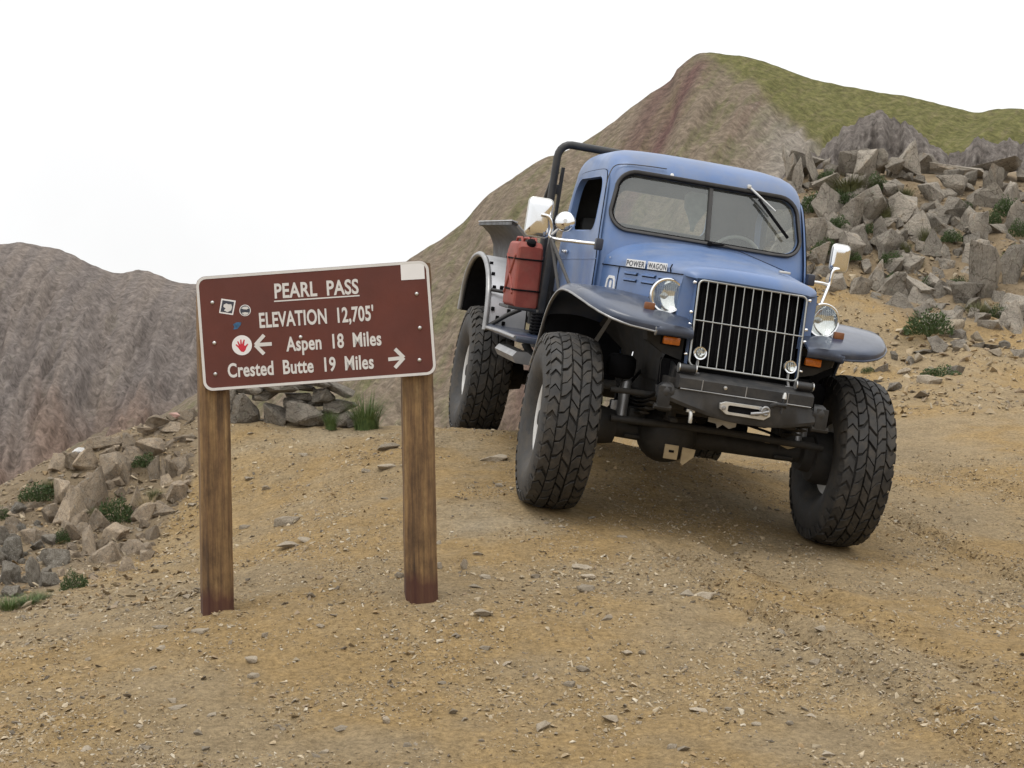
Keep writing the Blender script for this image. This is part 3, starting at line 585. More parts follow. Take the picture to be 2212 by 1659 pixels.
# left outcrop --------------------------------------------------------
ROOT_L = tag(empty('rock_outcrop', Matrix.Translation((-3.2, 11.0, 0.3))), 'weathered brown rock outcrop on the edge left of the sign', 'rock outcrop')
def c8(x, y): return ((x / 2.552) * 0.8534, (950 + y / 2.552) * 0.8534)
big_L = [(750, 620, 230, 230, 0, 0), (590, 760, 230, 330, .1, 0), (385, 560, 130, 110, 0, 0), (690, 450, 230, 100, 0, 0), (980, 470, 260, 130, 0, 0), (1060, 640, 90, 190, .3, 0), (1120, 640, 80, 190, .35, 0), (1000, 620, 90, 190, .3, 0), (740, 1030, 190, 150, -.2, 0),
         (575, 1090, 100, 240, .35, 0), (470, 860, 190, 260, .2, 0), (390, 780, 180, 200, .1, 0), (330, 900, 150, 140, 0, 0), (70, 1150, 190, 190, 0, 1), (50, 1290, 170, 170, 0, 1), (220, 1290, 90, 220, .3, 1), (340, 1200, 190, 150, 0, 1), (690, 1170, 180, 190, 0, 0), (820, 1230, 110, 110, 0, 0), (960, 1170, 160, 80, 0, 0), (860, 1120, 170, 110, 0, 0),
         (870, 830, 110, 200, .15, 0), (950, 900, 130, 150, .2, 0), (1040, 880, 150, 120, 0, 0), (1150, 760, 160, 150, .1, 0), (1180, 600, 130, 150, 0, 0), (820, 410, 200, 70, -.1, 0), (960, 360, 220, 70, -.15, 0), (1100, 330, 200, 80, -.1, 0), (1190, 260, 150, 90, 0, 0), (1010, 290, 150, 70, -.3, 0), (640, 950, 170, 170, .2, 0),
         (480, 560, 120, 120, .2, 0), (560, 560, 180, 130, -.5, 0), (80, 980, 200, 130, 0, 0), (200, 1050, 160, 120, 0, 0), (130, 870, 200, 90, 0, 1), (300, 1060, 140, 120, 0, 0), (440, 1030, 120, 170, .2, 0), (520, 960, 120, 170, .2, 0), (90, 1410, 150, 90, 0, 1), (330, 1330, 140, 120, 0, 1), (230, 850, 140, 60, -.3, 0), (1200, 420, 120, 70, 0, 0), (860, 520, 170, 120, 0, 0), (-40, 1050, 160, 150, 0, 1), (-60, 1200, 200, 200, 0, 1)]
for (x, y, w, h, t, li) in big_L:
    px, py = c8(x, y); k = 0.8534 / 2.552
    boulder(ROOT_L, R_LICH if li else R_LEFT, px, py, w * k, h * k, t, thick=0.85)
cells = []; tries = 0
while len(cells) < 190 and tries < 8000:
    tries += 1; px = random.uniform(-60, 415); py = random.uniform(890, 1330)
    top = np.interp(px, [-60, 0, 60, 130, 250, 370, 415], [1130, 1110, 1060, 1000, 945, 900, 900]); bot = np.interp(px, [-60, 0, 120, 200, 330, 415], [1320, 1310, 1290, 1255, 1190, 1060])
    if not top < py < bot: continue
    s = random.choice((14, 18, 22, 28, 34))
    if not far_enough(px, py, s * .95): continue
    cells.append((px, py)); boulder(ROOT_L, R_LICH if px < 110 and py > 1120 else R_LEFT, px, py, s * random.uniform(.8, 1.5), s * random.uniform(.5, 1.2), random.uniform(-.3, .5))
def lone(name, me, x, y, w, h, label, cat, conv=c8, k=0.8534 / 2.552, rot=0.0, lift=0.3):
    px, py = conv(x, y); hit = raycast_ground(px, py + h * k * 0.3, 9)
    if not hit: hit = raycast_ground(px, py + h * k * 0.3 + 20, 9)
    d = hit[1]; wm, hm = w * k / FPX * d, h * k / FPX * d
    o = put(name, me, P(px, py, d), (wm, wm * 0.8, hm), (0, rot, 0.5)); return tag(o, label, cat)
lone('rock', rock_mesh('rock', 201, M['quartz'], 12), 520, 492, 110, 60, 'small bright white rock on top of the left outcrop', 'rock', rot=-.4)
lone('rag', rock_mesh('rag', 203, M['pink'], 14), 1120, 262, 75, 44, 'faded pink rag caught on the rocks left of the sign', 'rag')

# dry stone wall behind the sign -----------------------------------------
WALL = tag(empty('stone_wall', Matrix.Translation(P(650, 922, 12.0))), 'low stack of flat stones behind the sign posts', 'stone wall')
wi = WALL.matrix_world.inverted()
for n, (x, y, w, h, t) in enumerate([(395, 215, 190, 200, 0), (585, 240, 130, 150, .1), (525, 122, 150, 62, 0.05), (765, 235, 230, 120, -.25), (700, 172, 140, 62, .25), (735, 132, 190, 56, -.1), (880, 125, 140, 90, .1), (965, 82, 190, 66, -.3), (970, 190, 190, 76, .15), (1000, 260, 150, 90, 0.05), (830, 165, 110, 40, 0),
                                     (610, 75, 230, 60, 0), (720, 60, 200, 60, .1), (420, 80, 190, 70, 0), (880, 250, 130, 70, 0), (640, 280, 110, 60, 0), (480, 290, 120, 50, 0), (330, 260, 120, 110, 0), (560, 40, 190, 60, 0), (830, 40, 180, 55, -.1), (300, 160, 130, 130, 0), (1050, 290, 90, 50, 0)]):
    k = 0.8534 * 900 / 2133; px, py = (450 + x * 900 / 2133) * 0.8534, (950 + y * 900 / 2133) * 0.8534
    d = 12.15 + random.uniform(-.08, .08); wm, hm = w * k / FPX * d * 1.06, h * k / FPX * d * 1.12
    put('stone', R_WALL[n % 6], wi @ P(px, py, d), (wm, max(0.16, wm * 0.8), hm), (0, t, random.uniform(-.25, .25) + (math.pi if n % 2 else 0)), WALL)

# loose stones on the road ---------------------------------------------------
st = []
st += [((450 + x / 2.37) * 0.8534, (950 + y / 2.37) * 0.8534, w / 2.37 * 0.8534, h / 2.37 * 0.8534) for x, y, w, h in [(420, 610, 70, 34), (650, 865, 150, 80), (670, 1000, 150, 44), (765, 980, 100, 44), (535, 662, 70, 44), (755, 470, 56, 30), (1270, 440, 130, 70), (1130, 570, 60, 44), (1240, 560, 130, 40), (1850, 1200, 80, 40), (1790, 1275, 95, 34), (1720, 1130, 46, 110), (1560, 1000, 50, 40), (1560, 1150, 60, 60), (1330, 1190, 60, 70), (1900, 480, 170, 60), (1930, 660, 50, 40), (130, 1560, 110, 34), (70, 1410, 70, 30), (55, 1340, 50, 40), (805, 1320, 70, 60), (525, 1570, 50, 44), (855, 1500, 60, 44), (1845, 1610, 60, 30), (85, 790, 60, 34), (400, 905, 60, 34), (1800, 1070, 70, 34), (1240, 745, 50, 20), (440, 345, 60, 20)]]
st += [(x / 1.7015 * 0.8534, (1300 + y / 1.7015) * 0.8534, w / 1.7015 * 0.8534, h / 1.7015 * 0.8534) for x, y, w, h in [(690, 605, 55, 30), (660, 664, 36, 26), (590, 675, 45, 22), (1090, 632, 60, 45), (1100, 692, 60, 32), (855, 960, 44, 38), (632, 1016, 60, 28), (370, 1032, 60, 28), (742, 815, 40, 36), (765, 846, 80, 22), (1395, 1038, 50, 30), (1660, 902, 36, 50), (1750, 1020, 40, 30), (1948, 842, 44, 40), (2090, 562, 50, 28), (2190, 645, 60, 26), (320, 452, 44, 20), (690, 495, 80, 16), (1470, 925, 70, 30), (880, 1018, 46, 26), (910, 888, 44, 18), (2080, 440, 90, 40), (600, 932, 30, 20), (2005, 885, 40, 30), (1900, 700, 50, 18)]]
st += [((1300 + x / 1.712) * 0.8534, (1200 + y / 1.712) * 0.8534, w / 1.712 * 0.8534, h / 1.712 * 0.8534) for x, y, w, h in [(130, 1085, 75, 62), (300, 418, 105, 34), (320, 455, 70, 34), (320, 517, 86, 40), (755, 525, 66, 36), (835, 530, 90, 46), (1155, 686, 66, 34), (1327, 706, 54, 34), (300, 843, 66, 44), (400, 655, 62, 32), (1055, 1080, 48, 28), (685, 1185, 44, 40), (735, 1192, 60, 38), (1305, 832, 50, 38), (1242, 832, 40, 24), (545, 1050, 36, 22), (928, 1025, 40, 26), (498, 790, 66, 28), (560, 780, 40, 34), (240, 915, 50, 34), (1365, 1195, 60, 30), (800, 1016, 80, 20), (180, 1002, 44, 24), (415, 1055, 80, 40), (340, 195, 40, 20), (210, 240, 40, 22), (470, 280, 50, 18), (1200, 1075, 40, 24), (1290, 1030, 46, 20), (95, 440, 44, 34), (1410, 845, 40, 26)]]
LOOSE = []
for i, (px, py, w, h) in enumerate(st):
    hit = raycast_ground(px, py + h * 0.3)
    if not hit: continue
    d = hit[1]; wm, hm = w / FPX * d, max(h / FPX * d * 0.8, w / FPX * d * 0.28)
    o = put('stone', R_STONE[i % 8], (hit[0].x, hit[0].y, gz(hit[0].x, hit[0].y) + hm * 0.18), (wm, wm * random.uniform(.6, .9), hm), (random.uniform(-.15, .15), random.uniform(-.15, .15), random.uniform(-.6, .6) + (math.pi if i % 3 == 0 else 0)))
    LOOSE.append((o, px, py))
LAND = [(470, 1345, 'foot of the left sign post'), (908, 1308, 'foot of the right sign post'), (1200, 1090, 'front tyre nearer the sign'), (1800, 1165, 'front tyre farther from the sign'), (0, 1659, 'lower left picture corner'), (1106, 1659, 'middle of the lower picture edge'), (2212, 1659, 'lower right picture corner')]
byl = {}
for o, px, py in LOOSE:
    d, k = min((math.hypot(px - a, py - c), k) for k, (a, c, _) in enumerate(LAND)); byl.setdefault(k, []).append((d, o))
for k, L_ in byl.items():
    for i, (d, o) in enumerate(sorted(L_, key=lambda q: q[0])): tag(o, 'loose stone on the dirt, %s to the %s' % (nearest_word(i), LAND[k][2]), 'stone', 'loose stones scattered over the dirt')

# gravel (nobody could count it) -----------------------------------------------
def mat_gravel():
    m, nt, b = new_mat('gravel')
    vc = nt.nodes.new('ShaderNodeVertexColor'); vc.layer_name = 'tone'
    n = tex(nt, coords(nt), 90, 5).outputs['Fac']
    c = mix(nt, 0.5, vc.outputs['Color'], ramp(nt, n, [(0.3, (0.6,) * 3), (0.7, (1.2,) * 3)]), 'MULTIPLY')
    nt.links.new(c, b.inputs['Base Color']); b.inputs['Roughness'].default_value = 0.9; b.inputs['Specular IOR Level'].default_value = 0.2
    return m
def scatter(name, pts, sizes, tones, label, cat):
    """pts (n,3): one joined mesh of small angular chips"""
    n = len(pts); base = []; facesets = []
    for k in range(10):
        r = random.Random(300 + k); b = bmesh.new()
        for _ in range(7): b.verts.new(Vector((r.uniform(-1, 1), r.uniform(-1, 1), r.uniform(-1, 1))).normalized() * r.uniform(.7, 1))
        bmesh.ops.convex_hull(b, input=b.verts); bmesh.ops.delete(b, geom=[v for v in b.verts if not v.link_faces], context='VERTS')
        bmesh.ops.triangulate(b, faces=b.faces); b.verts.index_update(); base.append(np.array([v.co[:] for v in b.verts])); facesets.append([tuple(v.index for v in f.verts) for f in b.faces]); b.free()
    V = []; F = []; C = []; off = 0; pts = np.asarray(pts); sizes = np.asarray(sizes); tones = np.asarray(tones)
    for k in range(10):
        ii = np.arange(k, n, 10); m = len(ii)
        if not m: continue
        B = base[k][None] * np.stack([np.ones(m), RNG.uniform(.45, .9, m), RNG.uniform(.22, .55, m)], 1)[:, None, :] * sizes[ii][:, None, None]
        tl = RNG.normal(0, .35, (m, 2)); B[:, :, 2] += B[:, :, 0] * tl[:, :1] + B[:, :, 1] * tl[:, 1:]
        a = RNG.uniform(0, 6.28, m); ca, sa = np.cos(a)[:, None], np.sin(a)[:, None]
        R = np.stack([B[:, :, 0] * ca - B[:, :, 1] * sa, B[:, :, 0] * sa + B[:, :, 1] * ca, B[:, :, 2]], 2) + pts[ii][:, None, :]
        nv = R.shape[1]; V.append(R.reshape(-1, 3)); C.append(np.repeat(tones[ii], nv, 0)); fa = np.array(facesets[k])
        F.append((fa[None] + (off + np.arange(m) * nv)[:, None, None]).reshape(-1, 3)); off += m * nv
    C = np.concatenate(C); F = np.concatenate(F).tolist()
    me = bpy.data.meshes.new(name); me.from_pydata(np.concatenate(V).tolist(), [], F); me.materials.append(M['gravel'])
    ca = me.color_attributes.new('tone', 'FLOAT_COLOR', 'POINT'); ca.data.foreach_set('color', np.array([(*c, 1) for c in C], np.float32).ravel())
    return tag(mkobj(name, me), label, cat, kind='stuff')
M['gravel'] = mat_gravel()
pal = 1.1 * np.array([(0.38, 0.315, 0.22), (0.30, 0.235, 0.15), (0.22, 0.185, 0.14), (0.31, 0.22, 0.12), (0.15, 0.125, 0.095), (0.42, 0.37, 0.285), (0.26, 0.20, 0.135)])
pts = []; szs = []; tns = []
def near_wheel(x, y): return any(math.hypot(x - w.x, y - w.y) < 0.3 for w in tw)
while len(pts) < 130000:
    y = 4.6 + 9.0 * random.random() ** 1.25; x = random.uniform(-1, 1) * (0.36 * y + 0.5)
    dn = fbm(x * 1.3, y * 1.3, 4) + 0.5 * fbm(x * 4, y * 4, 6)
    if random.random() > 0.40 + 0.80 * dn: continue
    if near_wheel(x, y): continue
    s = 0.0034 * math.exp(abs(random.gauss(0, 0.78))); s = min(s, 0.026)
    pts.append((x, y, gz(x, y) + s * 0.15)); szs.append(s); tns.append(tuple(pal[random.choice((0, 0, 0, 1, 1, 1, 2, 3, 3, 4, 5, 6))] * random.uniform(.75, 1.2)))
for (a, c_, w, h) in ruts:                              # loose clods thrown up along the wheel ruts
    for _ in range(1500):
        q = random.random(); off = random.gauss(0, w * 0.9); L_ = math.hypot(c_[0] - a[0], c_[1] - a[1]); dx, dy = (c_[0] - a[0]) / L_, (c_[1] - a[1]) / L_
        x, y = a[0] + dx * L_ * q - dy * off, a[1] + dy * L_ * q + dx * off
        if abs(fbm(x * 2, y * 2, 3)) < 0.12 or near_wheel(x, y): continue
        s = min(0.022, 0.005 * math.exp(abs(random.gauss(0, 0.6)))); pts.append((x, y, gz(x, y) + s * .2)); szs.append(s); tns.append(tuple(np.array((0.175, 0.120, 0.062)) * random.uniform(.6, 1.2)))
scatter('gravel', np.array(pts), szs, tns, 'small pale and grey stone chips strewn over the dirt', 'gravel')
pts = []; szs = []; tns = []
for _ in range(5200):
    px = random.uniform(1560, 2330); py = random.uniform(400, 900); hit = raycast_ground(px, py, 11)
    if not hit or hit[0].y < 13.5: continue
    s = min(0.12, 0.018 * math.exp(abs(random.gauss(0, 0.7)))); pts.append((hit[0].x, hit[0].y, gz(hit[0].x, hit[0].y) + s * .2)); szs.append(s); tns.append(tuple(pal[random.choice((0, 1, 1, 2, 3, 6))] * random.uniform(.75, 1.15)))
for _ in range(2600):
    px = random.uniform(-80, 430); py = random.uniform(900, 1340); hit = raycast_ground(px, py, 8)
    if not hit: continue
    s = min(0.05, 0.010 * math.exp(abs(random.gauss(0, 0.7)))); pts.append((hit[0].x, hit[0].y, gz(hit[0].x, hit[0].y) + s * .2)); szs.append(s); tns.append(tuple(pal[random.choice((0, 1, 2, 3, 6))] * random.uniform(.7, 1.1)))
scatter('rubble', np.array(pts), szs, tns, 'broken rock rubble lying between the boulders', 'rubble')

# plants ------------------------------------------------------------------------
def shrub_mesh(seed, n=1300, leaf=0.060):
    r = random.Random(seed); mb = MB()
    for _ in range(n):
        a = r.uniform(0, 6.283); rr = math.sqrt(r.random()); h = r.random()
        x, y = 0.5 * rr * math.cos(a), 0.5 * rr * math.sin(a); z = h * math.sqrt(max(0.03, 1 - rr * rr)) * (0.85 + 0.3 * fbm(x * 3, y * 3, seed))
        d = Vector((x * 1.6 + r.gauss(0, .4), y * 1.6 + r.gauss(0, .4), 0.9 + r.gauss(0, .3))).normalized(); s = d.cross(Vector((r.gauss(0, 1), r.gauss(0, 1), 0.2))).normalized()
        L = leaf * r.uniform(.8, 1.9); W = leaf * r.uniform(.22, .42); p = Vector((x, y, z * 0.85))
        mb.add([p, p + d * L * .5 + s * W, p + d * L, p + d * L * .5 - s * W], [(0, 1, 2, 3)])
    for _ in range(10):
        a = r.uniform(0, 6.283); mb.tube([(0, 0, -0.08), (0.15 * math.cos(a), 0.15 * math.sin(a), 0.25), (0.32 * math.cos(a), 0.32 * math.sin(a), 0.6)], [0.012, 0.009, 0.004], 4)
    return mb
def tuft_mesh(seed, n=380, h=1.0):
    r = random.Random(seed); mb = MB()
    for _ in range(n):
        a = r.uniform(0, 6.283); q = r.random() ** .6 * 0.30; p = Vector((q * math.cos(a), q * math.sin(a), -0.03)); L = h * r.uniform(.45, 1); lean = r.uniform(.05, .85)
        dx, dy = math.cos(a), math.sin(a); w = 0.009; sx, sy = -dy * w, dx * w; prev = None; V = []
        for k in range(4):
            t = k / 3; c = p + Vector((dx * lean * t * t * L, dy * lean * t * t * L, L * t * (1 - .25 * lean * t))); ww = 1 - t * .92
            V += [c + Vector((sx * ww, sy * ww, 0)), c - Vector((sx * ww, sy * ww, 0))]
        mb.add(V, [(0, 1, 3, 2), (2, 3, 5, 4), (4, 5, 7, 6)])
    return mb
SHR = [shrub_mesh(s).mesh('foliage', M['leaf'], 0) for s in (1, 2, 3)]
TUF = [tuft_mesh(s).mesh('blades', M['grass'], 0) for s in (4, 5)]; STRAW = tuft_mesh(6, 120).mesh('blades', M['straw'], 0)
LOW = tuft_mesh(9, 420, 0.9).mesh('blades', mat_leaf('alpine_grass', (0.075, 0.085, 0.028), (0.150, 0.150, 0.060)), 0)
def plant(name, me, px, py, w, h, label, cat, group=None, d0=8):
    hit = raycast_ground(px, py + h * 0.42, d0) or raycast_ground(px, py + h * 0.42 + 18, d0)
    if not hit: return
    d = hit[1]; wm = w / FPX * d * 1.1; hm = h / FPX * d * 1.15
    loc = P(px, py + h * 0.5, d - wm * 0.25)
    o = put(name, me, loc, (wm, wm, hm), (0, 0, random.uniform(0, 6))); return tag(o, label, cat, group)
k8 = 0.8534 / 2.552
for i, (x, y, w, h, lab) in enumerate([(245, 740, 210, 140, 'green shrub on the far left edge of the left outcrop'), (745, 850, 200, 200, 'rounded dark green shrub in the middle of the left outcrop'), (520, 750, 90, 130, 'small dull green shrub in a crack of the left outcrop'), (400, 1030, 90, 110, 'tiny bluish green shrub low on the left outcrop'),
                                       (480, 1320, 160, 170, 'olive shrub at the foot of the left outcrop'), (10, 890, 120, 110, 'bright green shrub cut by the left picture edge'), (940, 540, 150, 110, 'low dull shrub below the ledge left of the sign')]):
    px, py = c8(x, y); plant('shrub', SHR[i % 3], px, py, w * k8, h * k8, lab, 'shrub')
for i, (x, y, w, h, lab) in enumerate([(330, 700, 130, 90, 'olive grass clump at the top left rim of the left outcrop'), (1000, 760, 120, 80, 'thin dry grass under the ledge beside the left sign post'), (620, 880, 100, 90, 'low grass clump left of the rounded dark green shrub'), (250, 1420, 170, 80, 'ragged grass clump where the left outcrop meets the dirt')]):
    px, py = c8(x, y); plant('grass_tuft', LOW, px, py, w * k8, h * k8, lab, 'grass')
px, py = c8(60, 1470); plant('grass_tuft', TUF[0], px, py, 60, 34, 'low green grass at the left picture edge below the outcrop', 'grass')
px, py = c8(180, 1450); plant('grass_tuft', TUF[1], px, py, 60, 26, 'pale green grass patch beside the dirt at lower left', 'grass')
px, py = c8(960, 820); plant('grass_tuft', STRAW, px, py, 70, 44, 'dry straw tuft on the left outcrop near the sign post', 'grass')
plant('grass_tuft', TUF[0], 792, 886, 86, 84, 'tall green grass tuft beside the stone wall between the posts', 'grass', d0=11)
plant('grass_tuft', TUF[1], 715, 905, 40, 44, 'small grass tuft growing in front of the stone wall', 'grass', d0=11)
RS = []
for i, (x, y, w, h) in enumerate([(640, 540, 300, 110), (810, 530, 120, 130), (660, 640, 170, 80), (500, 490, 110, 80), (860, 720, 120, 90), (480, 950, 140, 110), (400, 660, 120, 140), (1660, 690, 150, 140), (1450, 950, 90, 80), (910, 1020, 120, 90), (1720, 1000, 170, 130), (1740, 830, 120, 120), (1130, 870, 110, 110), (920, 1150, 80, 70), (1160, 1180, 110, 80), (1150, 1430, 240, 170), (1470, 1350, 160, 120), (1600, 1370, 110, 90), (570, 790, 110, 90), (1380, 680, 80, 60), (1080, 1060, 80, 70), (560, 620, 120, 80), (760, 830, 100, 70), (1300, 880, 110, 80), (1000, 600, 120, 70), (1560, 760, 90, 90), (640, 1000, 110, 80), (1340, 1180, 110, 80), (1000, 950, 90, 70)]):
    px, py = c7(x, y)
    o = plant('shrub', SHR[i % 3] if i % 4 else LOW, px, py, w * k8 * 1.15, h * k8 * 1.15, None, 'shrub', 'shrubs among the right boulders', 12)
    if o: RS.append((px, o))
for i, (px, o) in enumerate(sorted(RS, key=lambda q: q[0])): o['label'] = 'green shrub among the boulders of the right outcrop, %s from the left' % ORD[i]
k6 = 0.8534 * 592 / 1637
for i, (x, y, w, h, lab) in enumerate([(1050, 665, 260, 120, 'spreading green shrub on the dirt right of the raised front tyre'), (545, 650, 90, 60, 'small green shrub just above the front tyre on the right')]):
    plant('shrub', SHR[i], (2000 + x * 592 / 1637) * 0.8534, (700 + y * 592 / 1637) * 0.8534, w * k6, h * k6, lab, 'shrub', None, 12)

# ------------------------------------------------------------------ trail sign
DS = 7.35; KS = DS / FPX                                  # metres per 2212-grid pixel at the sign
def c6(x, y): return ((470 + x / 3.403) * 0.8534, (630 + y / 3.403) * 0.8534)
SB = P(682, 1328, DS); SB.z = gz(SB.x, SB.y)
SIGN = tag(empty('trail_sign', Matrix.Translation(SB)), 'brown trail sign with white lettering on two wooden posts', 'sign'); si = SIGN.matrix_world.inverted()
def post(top, foot, depth, yaw, side, seed):
    a = P(foot[0], foot[1], depth); b = P(top[0], top[1], depth); h = (b - a).length; dr = (b - a).normalized()
    r = random.Random(seed); loops = []; ch = side * 0.16; hs = side / 2
    sec = [(-hs, -hs + ch), (-hs + ch, -hs), (hs - ch, -hs), (hs, -hs + ch), (hs, hs - ch), (hs - ch, hs), (-hs + ch, hs), (-hs, hs - ch)]
    fine = []
    for i in range(8):
        p, q = sec[i], sec[(i + 1) % 8]
        for k in range(3): fine.append((p[0] + (q[0] - p[0]) * k / 3, p[1] + (q[1] - p[1]) * k / 3))
    cy, sy = math.cos(yaw), math.sin(yaw); nz = 26
    for i in range(nz + 1):
        z = -0.30 + (h + 0.30) * i / nz; tp = 1.03 - 0.05 * i / nz + 0.006 * r.uniform(-1, 1)
        if i == nz: tp *= 0.93
        L = []
        for (x, y) in fine:
            w = tp * (1 + 0.040 * fbm(x * 22, y * 22, z * 3 + seed)); x1, y1 = x * w, y * w
            L.append(Vector((x1 * cy - y1 * sy, x1 * sy + y1 * cy, z)))
        loops.append(L)
    mb = MB(); mb.loft(loops); o = mb.build('post', M['wood'], SIGN, 40)
    q = Vector((0, 0, 1)).rotation_difference(dr); o.matrix_local = si @ (Matrix.Translation(a) @ q.to_matrix().to_4x4()); return o
post((457, 606), (470, 1345), DS + 0.10, rad(17), 0.142, 1)
post((896, 570), (910, 1309), DS + 0.115, rad(9), 0.147, 2)
tl, trr, bl_, br_ = [P(*c6(*q), DS) for q in ((107, 240), (2115, 95), (132, 1232), (2137, 1081))]
bc = (tl + trr + bl_ + br_) / 4; ex = ((trr - tl) + (br_ - bl_)).normalized(); ez = ((tl - bl_) + (trr - br_)); ez = (ez - ex * ez.dot(ex)).normalized(); ey = ez.cross(ex)
BW, BH = ((trr - tl).length + (br_ - bl_).length) / 2, ((tl - bl_).length + (trr - br_).length) / 2
BM = Matrix((ex, ey, ez)).transposed().to_4x4(); BM.translation = bc
def b2(x, y):
    """zoom-crop pixel -> board plane (s, t) metres"""
    p = P(*c6(x, y), DS) - bc; return p.dot(ex), p.dot(ez)
fnb = lambda a, b, d: (a, d, b)
mb = MB(); mb.prism(rrect(-BW / 2, BW / 2, -BH / 2, BH / 2, 0.045, 8), fnb, 0.0, 0.014)
BOARD = mb.build('board', M['sign'], SIGN, 40); BOARD.matrix_local = si @ BM
def on_board(name, mb, mat, ang=40, label=None): return mb.build(name, mat, BOARD, ang, label)
mb = MB()
o1 = rrect(-BW / 2 + .001, BW / 2 - .001, -BH / 2 + .001, BH / 2 - .001, 0.045, 8); o2 = rrect(-BW / 2 + .0135, BW / 2 - .0135, -BH / 2 + .0135, BH / 2 - .0135, 0.034, 8)
n = len(o1); mb.add([(a, -.0015, b) for a, b in o1] + [(a, -.0015, b) for a, b in o2] + [(a, 0.0005, b) for a, b in o1] + [(a, .0005, b) for a, b in o2],
       [(i, (i + 1) % n, n + (i + 1) % n, n + i) for i in range(n)] + [(i, (i + 1) % n, 2 * n + (i + 1) % n, 2 * n + i) for i in range(n)] + [(n + i, n + (i + 1) % n, 3 * n + (i + 1) % n, 3 * n + i) for i in range(n)])
on_board('border', mb, M['sign_white'])
def text_mesh(txt, x0, y0, x1, y1, cap, bold=0.026, gap=1.04):
    """baseline from crop pixel (x0,y0) to (x1,y1), capital height in crop pixels -> builder in board coordinates"""
    cu = bpy.data.curves.new('t', 'FONT'); cu.body = txt; cu.size = 1; cu.offset = bold; cu.resolution_u = 4; cu.space_character = gap
    o = bpy.data.objects.new('t', cu); COL.objects.link(o); dg = bpy.context.evaluated_depsgraph_get()
    me = bpy.data.meshes.new_from_object(o.evaluated_get(dg)); bpy.data.objects.remove(o); bpy.data.curves.remove(cu)
    co = np.array([v.co[:] for v in me.vertices]); fs = [tuple(p.vertices) for p in me.polygons]; bpy.data.meshes.remove(me)
    capu = 0.729 if not txt[0].isdigit() else 0.729
    a = Vector(b2(x0, y0)); b = Vector(b2(x1, y1)); wid = (b - a).length; d = (b - a) / wid; nrm = Vector((-d.y, d.x)); hc = cap * 0.8534 / 3.403 * KS
    xs = (co[:, 0] - co[:, 0].min()) / (co[:, 0].max() - co[:, 0].min()) * wid; ys = co[:, 1] / capu * hc
    V = [(a.x + d.x * x + nrm.x * y, -0.0012, a.y + d.y * x + nrm.y * y) for x, y in zip(xs, ys)]
    return V, fs
for txt, x0, y0, x1, y1, cap in (('PEARL  PASS', 768, 424, 1492, 382, 128), ("ELEVATION  12,705'", 638, 678, 1622, 612, 130), ('Aspen  18  Miles', 868, 880, 1688, 826, 124), ('Crested  Butte  19  Miles', 366, 1106, 1622, 1027, 122)):
    V, F = text_mesh(txt, x0, y0, x1, y1, cap)
    order = sorted(range(len(F)), key=lambda i: min(V[k][0] for k in F[i])); words = []; edge = -9
    for i in order:                                   # split where the gap between letters is as wide as a space
        lo, hi = min(V[k][0] for k in F[i]), max(V[k][0] for k in F[i])
        if lo > edge + 0.020: words.append([])
        words[-1].append(F[i]); edge = max(edge, hi)
    for wf in words:
        used = sorted({k for f in wf for k in f}); mp_ = {k: j for j, k in enumerate(used)}
        me = bpy.data.meshes.new('lettering'); me.from_pydata([V[k] for k in used], [], [tuple(mp_[k] for k in f) for f in wf]); me.materials.append(M['sign_white']); mkobj('lettering', me, BOARD)
def strip(pts, w):
    mb = MB(); V = []
    for i, (x, y) in enumerate(pts):
        p = Vector(b2(x, y)); q = Vector(b2(*pts[min(i + 1, len(pts) - 1)])); r = Vector(b2(*pts[max(i - 1, 0)])); d = (q - r).normalized(); nn = Vector((-d.y, d.x)) * w
        V += [(p.x + nn.x, -.0012, p.y + nn.y), (p.x - nn.x, -.0012, p.y - nn.y)]
    mb.add(V, [(2 * i, 2 * i + 1, 2 * i + 3, 2 * i + 2) for i in range(len(pts) - 1)]); return mb
on_board('underline', strip([(762, 452), (1498, 402)], 0.0030), M['sign_white'], 0)
def arrow(tail, tip, a, b):
    mb = MB(); w = 0.0085
    for k, pts in enumerate(([tail, tip], [a, tip], [b, tip])):
        m = strip(pts, w); m.v = [(x, y - 0.0002 * k, z) for x, y, z in m.v]; mb.add(m.v, m.f)
    on_board('arrow', mb, M['sign_white'], 0)
arrow((742, 818), (600, 828), (676, 742), (676, 906)); arrow((1745, 952), (1880, 937), (1803, 862), (1803, 1024))
def disc(cx, cy, r, lift, mat, name, parent=None, n=36, sx=1.0):
    c = b2(cx, cy); rr = r * 0.8534 / 3.403 * KS; mb = MB()
    mb.loft([[(c[0] + rr * sx * math.cos(6.2832 * j / n), -lift, c[1] + rr * math.sin(6.2832 * j / n)) for j in range(n)], [(c[0] + rr * sx * math.cos(6.2832 * j / n), 0.0005, c[1] + rr * math.sin(6.2832 * j / n)) for j in range(n)]])
    return on_board(name, mb, mat, 40)
def poly(pts, lift, mat, name, label=None):
    mb = MB(); mb.prism([b2(*p) for p in pts], fnb, -lift, 0.0005); return on_board(name, mb, mat, 40, label)
poly([(1850, 135), (2052, 122), (2060, 258), (1857, 270)], .0014, M['blank'], 'sticker', 'blank white rectangular sticker')
poly([(308, 428), (432, 446), (408, 570), (288, 552)], .0012, M['blank'], 'sticker', 'white framed square sticker'); poly([(318, 442), (418, 457), (399, 556), (300, 541)], .0018, M['sticker_dark'], 'sticker_print')
poly([(328, 480), (352, 470), (370, 478), (392, 476), (402, 500), (392, 530), (360, 545), (330, 530), (345, 512), (326, 500)], .0024, M['sign_white'], 'sticker_print')
disc(512, 530, 49, .0012, M['blank'], 'sticker'); disc(512, 530, 43, .0016, M['sticker_dark'], 'sticker_print')
